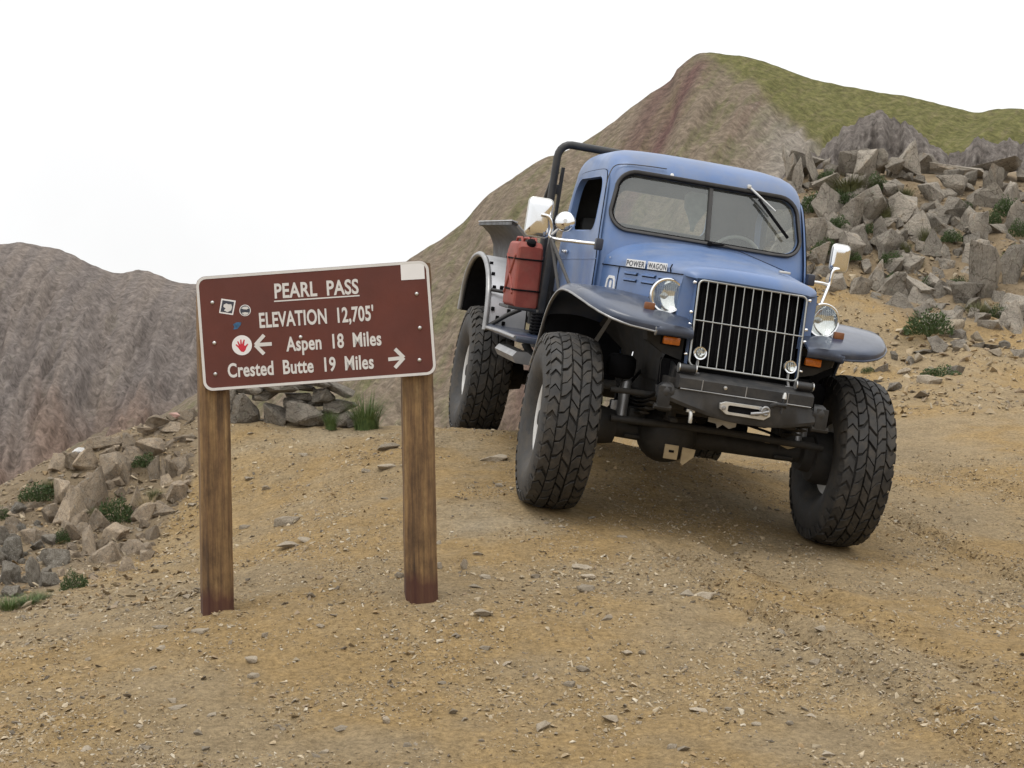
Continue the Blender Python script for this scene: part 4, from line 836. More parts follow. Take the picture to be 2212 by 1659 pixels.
poly([(478, 512), (500, 498), (530, 496), (546, 512), (525, 522), (500, 520)], .0022, M['sign_white'], 'sticker_print'); poly([(482, 552), (512, 545), (545, 550), (530, 566), (505, 570)], .0022, M['sign_white'], 'sticker_print')
poly([(408, 650), (440, 632), (480, 632), (474, 655), (445, 690), (410, 694), (420, 672)], .0012, M['sticker_blue'], 'sticker', 'small torn blue sticker')
disc(485, 830, 86, .0012, M['blank'], 'sticker')
hand = [(466, 870), (452, 850), (430, 828), (436, 820), (458, 836), (444, 800), (452, 793), (470, 826), (470, 782), (480, 780), (486, 822), (500, 780), (510, 784), (504, 828), (512, 836), (532, 816), (540, 822), (524, 846), (516, 872), (500, 888), (480, 886)]
poly(hand, .0018, M['sticker_red'], 'sticker_print', 'red open hand print')
for (x, y) in ((230, 462), (247, 810), (256, 1078), (1990, 387), (2017, 680), (2014, 957), (990, 760)):
    c = b2(x, y); mb = MB(); mb.lathe([(0.0095, 0.0), (0.0090, 0.003), (0.006, 0.006), (0.001, 0.007)], axis_mat((c[0], 0, c[1]), (0, -1, 0)), 12); on_board('bolt', mb, M['bolt'], 60)

# ------------------------------------------------------------------ truck (local frame: x to the truck's left = picture right, y rearward, z up, origin under the front axle)
TRK = tag(empty('pickup_truck', TRUCK), 'lifted vintage blue pickup truck with huge off road tyres and black winch bumper', 'truck')
def tp(name, mb, mat, ang=35, parent=None, label=None, kind=None): return mb.build(name, mat, parent or TRK, ang, label, kind)
def interp(tab, z, k): return float(np.interp(z, [r[0] for r in tab], [r[k] for r in tab]))
#       z,   half width, y front, y back, corner radius
CAB = [(0.92, .672, .655, 1.96, .075), (1.10, .690, .650, 1.97, .075), (1.35, .700, .648, 1.98, .075), (1.58, .702, .655, 1.98, .075), (1.70, .697, .690, 1.975, .08), (1.80, .690, .722, 1.97, .085),
       (1.95, .678, .768, 1.965, .095), (2.05, .668, .800, 1.955, .11), (2.10, .664, .820, 1.955, .12), (2.14, .656, .838, 1.95, .135), (2.18, .642, .866, 1.935, .15), (2.215, .618, .905, 1.91, .17), (2.245, .576, .965, 1.87, .19), (2.266, .51, 1.05, 1.81, .22), (2.279, .40, 1.16, 1.72, .24), (2.285, .24, 1.28, 1.60, .18)]
def cab_loop(z, inset=0.0, n=9):
    w, yf, yb, r = [interp(CAB, z, k) for k in (1, 2, 3, 4)]; w -= inset; yf += inset; yb -= inset; r = max(0.03, r - inset); pts = []
    for (cx, cy, a0) in ((w - r, yf + r, -90), (w - r, yb - r, 0), (-w + r, yb - r, 90), (-w + r, yf + r, 180)):
        for i in range(n): a = rad(a0 + 90 * i / (n - 1)); pts.append((cx + r * math.cos(a), cy + r * math.sin(a)))
    out = []
    for i in range(len(pts)):                         # subdivide straight runs so the front can bow
        p, q = pts[i], pts[(i + 1) % len(pts)]; L = math.hypot(q[0] - p[0], q[1] - p[1]); k = max(1, 10 if i % n == n - 1 else 1)
        for j in range(k): out.append((p[0] + (q[0] - p[0]) * j / k, p[1] + (q[1] - p[1]) * j / k))
    return [(x, y + (0.035 * (x / w) ** 2 if y < (yf + yb) / 2 else 0.0) * min(1, max(0, 1 - (y - yf) / 0.3)), z) for x, y in out]
def cab_front(x, z):
    w, yf, r = [interp(CAB, z, k) for k in (1, 2, 4)]; a = max(0, abs(x) - (w - r)); d = r - math.sqrt(max(1e-6, r * r - min(a, r * .98) ** 2))
    return yf + d + 0.035 * (x / w) ** 2
def cab_w(z): return interp(CAB, z, 1)
zs = list(np.linspace(.92, 2.05, 16)) + [2.075, 2.10, 2.12, 2.14, 2.158, 2.175, 2.19, 2.204, 2.218, 2.232, 2.245, 2.256, 2.266, 2.274, 2.280, 2.285]
def mesh_obj(mb, name): 
    me = mb.mesh(name, None, 0); o = bpy.data.objects.new(name, me); COL.objects.link(o); return o
outer = MB(); outer.loft([cab_loop(z) for z in zs]); o_out = mesh_obj(outer, 'tmp_outer')
inner = MB(); inner.loft([cab_loop(min(z, 2.22), 0.035) if z > .92 else cab_loop(.95, .035) for z in [z for z in zs if z < 2.215]]); o_in = mesh_obj(inner, 'tmp_inner')
WS = [(-x if s < 0 else x, z) for s, x, z in ()]
def ws_outline(g=0.0, n=7):
    pts = rrect(-1, 1, 1.742 - g, 2.088 + g, 0.095 + g, n); out = []
    for x, z in pts:                                    # corner radii are given in metres, so rebuild with true widths
        out.append((x, z))
    w0, w1 = .622 + g, .598 + g; res = []
    for (cx, cz, a0) in ((1, 0, -90), (1, 1, 0), (-1, 1, 90), (-1, 0, 180)):
        w = w1 if cz else w0; z = (2.088 + g) if cz else (1.742 - g); r = (.115 if cz else .095) + g
        for i in range(n + 1):
            a = rad(a0 + 90 * i / n); res.append((cx * (w - r) + r * math.cos(a), (z - r if cz else z + r) + r * math.sin(a)))
        if cz == cx == 1 or (cx == -1 and not cz):
            pass
    full = []
    for i in range(len(res)):
        p, q = res[i], res[(i + 1) % len(res)]; k = 12 if math.hypot(p[0] - q[0], p[1] - q[1]) > .3 else 1
        for j in range(k): full.append((p[0] + (q[0] - p[0]) * j / k, p[1] + (q[1] - p[1]) * j / k))
    # the bottom edge dips slightly at the outer ends
    return full
cut1 = MB(); cut1.prism(ws_outline(), lambda a, b, d: (a, d, b), .45, 1.05); o_c1 = mesh_obj(cut1, 'tmp_ws')
DW = rrect(.90, 1.74, 1.700, 2.055, (.10, .13, .12, .09), 7)      # order: low-rear, top-rear, top-front, low-front
DW = [(y + (0.06 * (z - 1.70) / .355 if y < 1.2 else 0.0) - (0.03 if y < 1.2 else 0), z) for y, z in DW]
cut2 = MB(); cut2.prism(DW, lambda a, b, d: (d, a, b), -1.0, 1.0); o_c2 = mesh_obj(cut2, 'tmp_dw')
cut3 = MB(); cut3.prism(rrect(-.34, .34, 1.80, 2.05, .07), lambda a, b, d: (a, d, b), 1.80, 2.2); o_c3 = mesh_obj(cut3, 'tmp_rw')
for c in (o_in, o_c1, o_c2, o_c3):
    md = o_out.modifiers.new('b', 'BOOLEAN'); md.operation = 'DIFFERENCE'; md.object = c; md.solver = 'EXACT'
dg = bpy.context.evaluated_depsgraph_get(); cab_me = bpy.data.meshes.new_from_object(o_out.evaluated_get(dg))
bvh = BVHTree.FromPolygons([Vector(v) for v in inner.v], inner.f)
for o in (o_out, o_in, o_c1, o_c2, o_c3): bpy.data.objects.remove(o)
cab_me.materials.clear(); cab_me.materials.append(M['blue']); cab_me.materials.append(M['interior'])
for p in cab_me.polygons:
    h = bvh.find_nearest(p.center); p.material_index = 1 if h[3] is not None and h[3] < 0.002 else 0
smooth(cab_me, 28); cab_me.name = 'cab'; mkobj('cab', cab_me, TRK)

# windshield: glass, gasket, divider ------------------------------------
ol = ws_outline(0.006); mb = MB(); rings = [1.0, .8, .6, .4, .2]; cz = 1.915
loops = [[(x * k, cab_front(x * k, cz + (z - cz) * k) + .014, cz + (z - cz) * k) for x, z in ol] for k in rings]
mb.loft(loops, cap=False); n = len(ol); mb.v.append((0, cab_front(0, cz) + .014, cz)); c0 = len(mb.v) - 1; mb.f += [((len(rings) - 1) * n + i, (len(rings) - 1) * n + (i + 1) % n, c0) for i in range(n)]
WSO = tp('windshield', mb, M['windshield'], 60)
mb = MB(); mb.tube([(x, cab_front(x, z) - .004, z) for x, z in ws_outline(0.016)], .021, 8, closed=True, flat=.65); tp('windshield_frame', mb, M['gasket'], 60, WSO)
mb = MB(); mb.tube([(x, cab_front(x, z) - .012, z) for x, z in ws_outline(0.006)], .006, 6, closed=True); tp('frame_bead', mb, M['flat_black'], 60, WSO)
mb = MB(); mb.loft([[(.008 + a, cab_front(.008, z) - b, z) for a, b in ((-.016, -.016), (-.012, .006), (.012, .006), (.016, -.016))] for z in np.linspace(1.745, 2.085, 8)]); tp('windshield_divider', mb, M['gasket'], 30, WSO)

# doors ------------------------------------------------------------------
def ring_door(side):
    co = [(.695, 1.02), (.685, 1.25), (.680, 1.50), (.705, 1.62), (.765, 1.80), (.825, 1.95), (.875, 2.045), (.93, 2.090), (1.02, 2.104), (1.30, 2.106), (1.62, 2.098), (1.75, 2.07), (1.805, 1.99), (1.81, 1.80), (1.80, 1.50), (1.75, 1.20), (1.73, 1.02), (1.40, 1.00), (1.00, 1.00)]
    cpt = catmull(co + [co[0]], 5)[:-1]; c = (1.26, 1.86)
    def resample(poly, nn=96):
        angs = []; P2 = [np.array(p) for p in poly]; out = []
        for k in range(nn):
            a = 2 * math.pi * k / nn; d = np.array([math.cos(a), math.sin(a)]); best = None
            for i in range(len(P2)):
                p, q = P2[i] - c, P2[(i + 1) % len(P2)] - c; e = q - p; den = d[0] * e[1] - d[1] * e[0]
                if abs(den) < 1e-12: continue
                t = (p[0] * e[1] - p[1] * e[0]) / den; s = (p[0] * d[1] - p[1] * d[0]) / den
                if t > 0 and -1e-9 <= s <= 1 + 1e-9 and (best is None or t > best): best = t
            out.append((c[0] + d[0] * best, c[1] + d[1] * best))
        return out
    co_r = resample(cpt, 120); wi_r = resample(DW, 120); mb = MB(); L = []
    def xx(y, z, off): return side * (cab_w(z) + off)
    mid = lambda t: [(a[0] + (b[0] - a[0]) * t, a[1] + (b[1] - a[1]) * t) for a, b in zip(co_r, wi_r)]
    L.append([(xx(y, z, -.012), y, z) for y, z in co_r]); L.append([(xx(y, z, .004), y, z) for y, z in co_r]); L.append([(xx(y, z, .007), y, z) for y, z in mid(.04)])
    for t in (.2, .4, .6, .8, .93): L.append([(xx(y, z, .007), y, z) for y, z in mid(t)])
    L.append([(xx(y, z, .010), y, z) for y, z in mid(.985)]); L.append([(xx(y, z, -.008), y, z) for y, z in wi_r])
    mb.loft(L, cap=False); D = tp('door', mb, M['blue'], 40)
    g = MB(); g.tube([(xx(y, z, .0025), y, z) for y, z in co_r], .0032, 6, closed=True); tp('door_seam', g, M['flat_black'], 60, D)
    h = MB(); h.box((side * .722, 1.60, 1.545), (.02, .12, .022), None, .006); h.tube([(side * .70, 1.645, 1.545), (side * .735, 1.645, 1.545)], .011); tp('door_handle', h, M['chrome'], 50, D)
    s = MB(); s.tube([(xx(y, 1.515, .006), y, 1.515 - .02 * (y - .65)) for y in np.linspace(.66, 1.745, 10)], .004, 6); tp('belt_crease', s, M['blue'], 60, D)
    return D
ring_door(-1); ring_door(1)
# roof drip line across the brow
mb = MB(); 
pp = [(-.688, .80, 1.98), (-.675, .815, 2.06), (-.635, .87, 2.125), (-.56, .86, 2.148), (-.42, .845, 2.157), (-.30, .84, 2.16)]
mb.tube(catmull(pp, 5), .0035, 6); tp('roof_seam', mb, M['gasket'], 60)

# hood ---------------------------------------------------------------------
def hw(y): return 0.415 + 0.233 * (min(y, .72) + .33)
def hood_sec(y):
    t = max(0, min(1, (y + .33) / 1.05)); w = hw(y); h = .072 + .145 * t ** 1.15; e = 2.7 - .5 * t; drop = 1.0; zb = 1.49; yy = y
    if y < -.33:
        q = min(1, (-.33 - y) / .085); h = .072 * math.sqrt(max(0, 1 - q * q * .98)); w = w - .05 * q * q; zb = 1.49 - .012 * q
    n = 36; out = []
    for i in range(n + 1):
        a = math.pi * i / n; c, s = math.cos(a), math.sin(a)
        out.append((w * math.copysign(abs(c) ** (2 / e), c), y + (.018 * (c * c) if y < -.2 else 0), zb + h * abs(s) ** (2 / e)))
    return out
ys = [-.415, -.412, -.405, -.394, -.378, -.36, -.343, -.33, -.28, -.2, -.1, 0, .1, .2, .3, .4, .5, .6, .68, .76, .84]
mb = MB(); secs = [hood_sec(y) for y in ys]; mb.loft(secs, closed_loop=False, cap=False)
n = len(secs[0]); lowv = len(mb.v); mb.add([(x, y + .02, z - .02) for x, y, z in secs[0]], []); mb.f += [(i, i + 1, lowv + i + 1, lowv + i) for i in range(n - 1)]
HOOD = tp('hood', mb, M['blue'], 50)
for side in (-1, 1):
    mb = MB(); yy = np.linspace(-.345, .70, 14); L = []
    for z, off in ((1.488, -.004), (1.44, .0), (1.36, .0), (1.25, -.004), (1.19, -.01)): L.append([(side * (hw(y) + off), y, z) for y in yy])
    mb.loft(L, closed_loop=False, cap=False)
    L2 = [[(side * (hw(-.345) + o), -.345, z) for z, o in ((1.488, -.004), (1.36, 0), (1.25, -.004), (1.17, -.01))], [(side * .332, -.352, z) for z in (1.488, 1.36, 1.25, 1.17)]]
    mb.loft(L2, closed_loop=False, cap=False); SP = tp('hood_side_panel', mb, M['blue'], 40)
    m2 = MB(); m2.tube([(side * (hw(y) + .001), y, 1.489) for y in yy], .0035, 6); tp('panel_seam', m2, M['flat_black'], 60, SP)
    m2 = MB(); m2.tube([(side * (hw(.455) + .001), .455, z) for z in (1.485, 1.40, 1.30, 1.2)], .003, 6); tp('panel_seam', m2, M['flat_black'], 60, SP)
    m2 = MB(); m2.tube([(side * (hw(-.20) + .001), -.20, 1.49), (side * (hw(-.2) + .006), -.195, 1.515), (side * (hw(-.2) - .004), -.19, 1.54)], .004, 6); tp('panel_seam', m2, M['flat_black'], 60, SP)
    for y0 in (.285, .055, -.15):
        for z0 in (1.452, 1.412):
            m3 = MB(); yl = np.linspace(y0 + .085, y0 - .085, 7)
            L = [[(side * (hw(y) + o), y, z0 + dz) for y in yl] for dz, o in ((.012, -.001), (.004, .011), (-.002, .011), (-.003, -.001))]
            m3.loft(L, closed_loop=False, cap=False); tp('louver', m3, M['blue'], 40, SP)
            m4 = MB(); m4.loft([[(side * (hw(y) + .0015), y, z0 + dz) for y in yl] for dz in (-.003, -.009)], closed_loop=False, cap=False); tp('louver_slot', m4, M['flat_black'], 0, SP)
    m3 = MB(); a = [(-.02 + .13 * math.cos(t), 1.25 + .085 * math.sin(t)) for t in np.linspace(0, math.pi, 17)]
    m3.add([(side * (hw(y) + .003), y, z) for y, z in a] + [(side * (hw(-.02) + .003), -.02, 1.25)], [(i, i + 1, 17) for i in range(16)]); tp('panel_opening', m3, M['flat_black'], 0, SP)
# badges on the picture-left side
def side_text(txt, y0, y1, zc, hgt, name, mat, off):
    cu = bpy.data.curves.new('t', 'FONT'); cu.body = txt; cu.offset = .02; cu.space_character = 1.15; o = bpy.data.objects.new('t', cu); COL.objects.link(o)
    me = bpy.data.meshes.new_from_object(o.evaluated_get(bpy.context.evaluated_depsgraph_get())); bpy.data.objects.remove(o); bpy.data.curves.remove(cu)
    co = np.array([v.co[:] for v in me.vertices]); fs = [tuple(p.vertices) for p in me.polygons]; bpy.data.meshes.remove(me)
    xs = (co[:, 0] - co[:, 0].min()) / np.ptp(co[:, 0]); zz = co[:, 1] / .729 - .5
    m = bpy.data.meshes.new(name); m.from_pydata([(-(hw(y0 + (y1 - y0) * x) + off), y0 + (y1 - y0) * x, zc + z * hgt) for x, z in zip(xs, zz)], [], fs); m.materials.append(mat); return m
for txt, y0, y1 in (('POWER', .352, .105), ('WAGON', .075, -.165)):
    yl = np.linspace(y0, y1, 6); mb = MB(); L = []
    for z, o in ((1.540, .002), (1.539, .010), (1.494, .010), (1.493, .002)): L.append([(-(hw(y) + o), y, z) for y in yl])
    mb.loft(L, closed_loop=False, cap=False); BG = tp('badge', mb, M['white'], 30, HOOD)
    mkobj('badge_lettering', side_text(txt, y0 - .008, y1 + .008, 1.5165, .034, 'badge_lettering', M['sticker_dark'], .0115), BG)
em = [(.60, 1.335), (.585, 1.33), (.485, 1.325), (.468, 1.335), (.478, 1.40), (.50, 1.425), (.565, 1.425), (.588, 1.40)]
ei = [(.58, 1.345), (.568, 1.343), (.50, 1.341), (.489, 1.345), (.495, 1.395), (.51, 1.408), (.556, 1.408), (.572, 1.395)]
mb = MB(); mb.loft([[(-(hw(y) + o), y, z) for y, z in q] for q, o in ((em, .001), (em, .006), (ei, .006), (ei, .001))], cap=False); EMB = tp('emblem', mb, M['white'], 30)
mb = MB(); mb.prism([(.545, 1.35), (.52, 1.35), (.52, 1.385), (.533, 1.395), (.545, 1.385)], lambda a, b, d: (-(hw(a) + d), a, b), .001, .005); tp('emblem_centre', mb, M['white'], 30, EMB)
# hood latch and washer line
mb = MB(); mb.box((.30, -.02, 1.602), (.07, .03, .016), None, .005); tp('hood_latch', mb, M['alu'], 40, HOOD)
mb = MB(); mb.tube([(.30, -.01, 1.612), (.17, .40, 1.69), (.085, .69, 1.735)], .0022, 5); tp('hood_cable', mb, M['flat_black'], 60, HOOD)
mb = MB(); mb.lathe([(.013, 0), (.012, .006), (.002, .009)], axis_mat((-.26, cab_front(-.26, 2.125), 2.125), (0, -1, .4)), 12); tp('roof_plug', mb, M['bolt'], 50)
mb = MB(); mb.lathe([(.006, 0), (.005, .004), (.001, .005)], axis_mat((-(hw(.6) + .0), .60, 1.535), (-1, 0, .2)), 10); tp('cowl_rivet', mb, M['bolt'], 50)
def wiper(piv, arm_end, b0, b1, arm_mat, name='wiper'):
    mb = MB(); mb.tube([b0, tuple((a + b) / 2 for a, b in zip(b0, b1)), b1], .008, 6, flat=1.4); W = tp(name, mb, M['flat_black'], 50)
    m = MB(); m.tube([piv, arm_end], [.009, .005], 8); m.box(piv, (.028, .028, .028), None, .008); tp('wiper_arm', m, arm_mat, 50, W)
F_ = lambda x, z, o: (x, cab_front(x, z) - o, z)
wiper(F_(.255, 2.135, .03), F_(.44, 2.005, .05), F_(.325, 2.065, .035), F_(.545, 1.845, .03), M['alu'])
wiper((.01, .655, 1.722), (.11, .672, 1.730), (-.17, .70, 1.728), (.29, .70, 1.728), M['flat_black'])

# grille ----------------------------------------------------------------------
gy_ = lambda z: -.391 - .064 * (1.469 - z) / .475
mb = MB(); fr = rrect(-.327, .327, .985, 1.474, .03, 5); mb.tube([(x, gy_(z) - .012, z) for x, z in fr], .0062, 8, closed=True); GR = tp('grille', mb, M['rod'], 60)
for i in range(11):
    x = -.327 + .654 * (i + 1) / 12; m = MB(); m.tube([(x, gy_(1.472) - .014, 1.472), (x, gy_(.987) - .014, .987)], .0034, 7); tp('grille_rod', m, M['rod'], 60, GR)
m = MB(); m.tube([(-.327, gy_(1.245) - .018, 1.245), (.327, gy_(1.245) - .018, 1.245)], .0042, 7); tp('grille_crossbar', m, M['rod'], 60, GR)
for s in (-1, 1):
    for z in (1.455, 1.285, 1.215, 1.045):
        m = MB(); m.lathe([(.011, 0), (.011, .012), (.007, .016), (.001, .017)], axis_mat((s * .343, gy_(z) + .005, z), (s, -.4, 0)), 10); tp('grille_stud', m, M['chrome'], 50, GR)
mb = MB(); mb.box((0, -.355, 1.235), (.64, .02, .48), Matrix.Rotation(rad(-7.6), 3, 'X')); RADI = tp('radiator', mb, M['flat_black'], 30)
for i in range(26):
    x = -.31 + .62 * i / 25; m = MB(); m.box((x, -.376, 1.235), (.004, .012, .47), Matrix.Rotation(rad(-7.6), 3, 'X')); tp('radiator_fin', m, M['flat_black'], 0, RADI)
m = MB()
for s in (-1, 1): m.loft([[(s * .337, gy_(z) + d, z) for z in (1.478, 1.2, .99)] for d in (-.006, .06)], closed_loop=False, cap=False)
m.loft([[(x, gy_(1.478) + d, 1.478) for x in (-.337, 0, .337)] for d in (-.006, .06)], closed_loop=False, cap=False); tp('grille_shell', m, M['blue'], 30)

# headlights and lamps ------------------------------------------------------------
for s in (-1, 1):
    c = Vector((s * .476, -.318, 1.354)); ax = axis_mat(c, (0, -1, .02))
    m = MB(); m.lathe([(.02, -.135), (.05, -.125), (.08, -.09), (.098, -.04), (.102, -.012), (.102, -.004)], ax, 32, cap=False); HL = tp('headlight', m, M['navy'], 60)
    m = MB(); m.lathe([(.088, -.010), (.103, -.010), (.1035, .004), (.098, .012), (.089, .010), (.087, .002)], ax, 36, closed=True); tp('headlight_ring', m, M['chrome'], 60, HL)
    m = MB(); m.lathe([(.089 * q, -.002 - .046 * (1 - q * q)) for q in (1, .9, .8, .7, .6, .5, .4, .3, .2, .1, .01)], ax, 40, cap=False); tp('reflector', m, M['reflector'], 70, HL)
    m = MB(); m.lathe([(.012, -.045), (.012, -.030), (.006, -.024), (.001, -.023)], ax, 16); tp('bulb', m, M['alu'], 50, HL)
    m = MB(); m.lathe([(.090, .0035), (.07, .010), (.045, .0155), (.02, .018), (.001, .0185)], ax, 32, cap=False); tp('headlight_lens', m, M['lens'], 70, HL)
    m = MB(); m.lathe([(.055, 0), (.045, .02), (.028, .05), (.026, .09)], axis_mat((s * .476, -.28, 1.19), (0, 0, 1)), 20); tp('headlight_stand', m, M['navy'], 50, HL)
    m = MB(); m.box((s * .578, -.345, 1.281), (.062, .028, .042), None, .008); MK = tp('marker_light', m, M['dull_amber'], 40)
    m = MB(); m.lathe([(.022, 0), (.015, .02), (.01, .045)], axis_mat((s * .578, -.338, 1.222), (0, 0, 1)), 12); tp('marker_stand', m, M['flat_black'], 50, MK)
    m = MB(); m.box((s * .430, -.395, 1.105), (.10, .03, .046), None, .009); TS = tp('turn_signal', m, M['amber'], 40)
    m = MB(); m.box((s * .430, -.372, 1.105), (.11, .03, .056), None, .006); tp('lamp_housing', m, M['flat_black'], 40, TS)
    c = Vector((s * .272, -.470, 1.062)); ax = axis_mat(c, (s * .05, -1, .12))
    m = MB(); m.lathe([(.012, -.045), (.03, -.035), (.040, -.01), (.041, 0), (.037, .006), (.030, .004)], ax, 24, cap=False); DL = tp('driving_light', m, M['chrome'], 60)
    m = MB(); m.lathe([(.031, .004), (.018, .009), (.001, .010)], ax, 20, cap=False); tp('lamp_lens', m, M['lens'], 60, DL)
    m = MB(); m.lathe([(.033, -.004), (.02, -.02), (.001, -.025)], ax, 20, cap=False); tp('reflector', m, M['reflector'], 60, DL)
    m = MB(); m.tube([(s * .272, -.45, 1.035), (s * .275, -.45, .99), (s * .285, -.46, .945)], .009, 8); m.box((s * .285, -.46, .945), (.05, .04, .012), None, .003); tp('lamp_bracket', m, M['steel'], 50, DL)

# front fenders --------------------------------------------------------------------
PF = catmull([(-.515, 1.182), (-.44, 1.215), (-.33, 1.255), (-.2, 1.292), (-.05, 1.320), (.1, 1.332), (.22, 1.330), (.34, 1.310), (.46, 1.262), (.56, 1.195), (.635, 1.11), (.695, 1.01), (.76, .91), (.86, .80)], 3)
def fx_out(y): return float(np.interp(y, [-.515, -.505, -.48, -.44, -.38, -.28, -.12, .1, .9], [.56, .66, .735, .80, .86, .915, .960, .985, .985]))
def fx_in(y): return float(np.interp(y, [-.515, -.35, -.30, .86], [.345, .345, hw(-.3) - .01, .66]))
def fender(side):
    pts = []
    for i, (y, z) in enumerate(PF):
        a = PF[max(0, i - 1)]; b = PF[min(len(PF) - 1, i + 1)]; ty, tz = b[0] - a[0], b[1] - a[1]; L = math.hypot(ty, tz); ny_, nz_ = -tz / L, ty / L    # outward normal
        pts.append((y, z, ny_, nz_))
    rows = []
    y, z, ny_, nz_ = pts[0]
    for dy, dz in ((.014, -.046), (.004, -.044), (-.006, -.034), (-.009, -.020), (-.006, -.007)): rows.append((y + dy, z + dz, 0.0, .2, y))   # rolled front lip
    rows = [(a, b, c, d, e) for a, b, c, d, e in rows] + [(y, z, n1, n2, y) for y, z, n1, n2 in pts]
    V = []
    for (y, z, n1, n2, yr) in rows:
        xi, xo = fx_in(yr), fx_out(yr); r = []
        for k in range(9):
            t = k / 8; x = xi + (xo - .035 - xi) * t; r.append((x, .016 * math.sin(math.pi * min(1, t * .9))))
        for a in (20, 40, 60, 80): r.append((xo - .035 + .035 * math.sin(rad(a)), -.032 * (1 - math.cos(rad(a)))))
        r.append((xo + .003, -.038)); r.append((xo - .004, -.041))
        V.append([(side * x, y + n1 * h, z + n2 * h) for x, h in r])
    mb = MB(); mb.loft(V, closed_loop=False, cap=False)
    # inner skin gives the sheet its thickness
    V2 = [[(x - side * .003, y + .004, z - .006) for x, y, z in r] for r in V]; mb.loft(V2, closed_loop=False, cap=False)
    FO = tp('front_fender', mb, M['navy'], 50)
    m = MB(); m.tube([(v[-2][0], v[-2][1], v[-2][2]) for v in V[1:]], .007, 6); tp('fender_lip', m, M['steel'] if side < 0 else M['navy'], 60, FO)
    # inner apron between fender and chassis
    m = MB(); yy = np.linspace(-.36, .62, 9); m.loft([[(side * (fx_in(y) + .02), y, float(np.interp(y, [p[0] for p in PF], [p[1] for p in PF])) - .02) for y in yy], [(side * .46, y, .98) for y in yy], [(side * .45, y, .86) for y in yy]], closed_loop=False, cap=False); tp('inner_apron', m, M['under'], 40, FO)
    m = MB(); m.loft([[(side * x, -.36, z) for x, z in ((.345, 1.18), (.58, 1.175), (.56, 1.09), (.46, 1.03), (.345, 1.0))], [(side * x, -.33, z) for x, z in ((.345, 1.18), (.60, 1.20), (.58, 1.09), (.46, 1.03), (.345, 1.0))]]); tp('front_valance', m, M['under'], 40, FO)
    m = MB(); m.box((side * .715, .635, 1.02), (.50, .012, .50)); tp('arch_darkening_sheet', m, M['flat_black'], 30, FO)  # black sheet added so the wheel arch reads dark over the blue cab
    return FO
fender(-1); fender(1)
m = MB(); m.loft([[(-.60 - .02 * t, .36 + .30 * t, 1.19 - .22 * t) for t in np.linspace(0, 1, 6)], [(-.625 - .03 * t, .38 + .30 * t, 1.175 - .22 * t) for t in np.linspace(0, 1, 6)]], closed_loop=False, cap=False); tp('splash_edge', m, M['silver'], 30)

# wheels ---------------------------------------------------------------------------------
def tyre_meshes():
    prof = [(.222, -.085), (.235, -.110), (.30, -.156), (.37, -.170), (.43, -.164), (.470, -.154), (.488, -.140), (.499, -.10), (.503, 0), (.499, .10), (.488, .140), (.470, .154), (.43, .164), (.37, .170), (.30, .156), (.235, .110), (.222, .085), (.215, .07), (.215, -.07)]
    mb = MB(); mb.lathe(prof, Matrix.Rotation(rad(90), 4, 'Y'), 72, closed=True); base = mb.mesh('tyre', M['rubber'], 40)
    tr = MB(); NP = 38; crown = lambda x: .526 - .026 * (abs(x) / .155) ** 2.4; basr = lambda x: .496 - .008 * (abs(x) / .155) ** 2
    P_ = 2 * math.pi / NP
    skew = lambda x: (.30 * math.sin(x * 64)) * P_
    rt = random.Random(5)
    def blk(x0, x1, a0, a1):
        j = rt.uniform(-.10, .10) * P_; a0 += j; a1 += j + rt.uniform(-.06, .03) * P_; x0 += rt.uniform(-.003, .003); x1 += rt.uniform(-.003, .003); lift = rt.uniform(-.003, .001)
        xm, am = (x0 + x1) / 2, (a0 + a1) / 2; V = []
        ring = [(x0, a0), (xm, a0), (x1, a0), (x1, a1), (xm, a1), (x0, a1)]
        for lvl, sh in ((0, 0.0), (1, .05), (1, .12)):
            for x, a in ring:
                x2 = x + (xm - x) * sh; a2 = a + (am - a) * sh; r = (crown(x2) + lift - (.003 if sh < .1 else 0)) if lvl else basr(x2); th = a2 + skew(x)
                V.append((x2, r * math.cos(th), r * math.sin(th)))
        F = [(12, 13, 16, 17), (13, 14, 15, 16)]
        for k in (0, 6):
            F += [(k + i, k + (i + 1) % 6, k + 6 + (i + 1) % 6, k + 6 + i) for i in range(6)]
        tr.add(V, F)
    for i in range(NP):
        a = i * P_
        for (x0, x1, ph, ga) in ((-.152, -.088, 0, .012), (-.083, -.029, .45, .008), (-.024, .024, .0, .008), (.029, .083, .55, .008), (.088, .152, .1, .012)):
            blk(x0, x1, a + ph * P_ + ga / .52, a + (1 + ph) * P_)
        for s in (-1, 1):                                # shoulder lugs running onto the side wall
            a0, a1 = a + .05 * P_, a + (.55 if i % 2 else .75) * P_; V = []
            for (x, r) in ((.150, .503), (.161, .486), (.169, .450), (.148, .486), (.156, .472), (.163, .444)):
                for q in (a0, a1): th = q + skew(s * .15); V.append((s * x, r * math.cos(th), r * math.sin(th)))
            tr.add(V, [(0, 1, 3, 2), (2, 3, 5, 4), (0, 2, 8, 6), (2, 4, 10, 8), (1, 7, 9, 3), (3, 9, 11, 5), (4, 5, 11, 10)])
    return base, tr.mesh('tread', M['rubber'], 30)
T_BASE, T_TREAD = tyre_meshes()
def rim_mesh():
    mb = MB(); RX = Matrix.Rotation(rad(-90), 4, 'Y')     # local z -> -x (outboard for picture-left wheels)
    mb.lathe([(.218, -.08), (.222, .075), (.240, .098), (.240, .106), (.226, .106), (.208, .092), (.200, .06), (.187, .022), (.165, .015), (.14, .050), (.10, .065), (.06, .065), (.055, .05)], RX, 48); return mb.mesh('rim', M['rim'], 40)
RIM = rim_mesh()
hubm = MB(); RX = Matrix.Rotation(rad(-90), 4, 'Y')
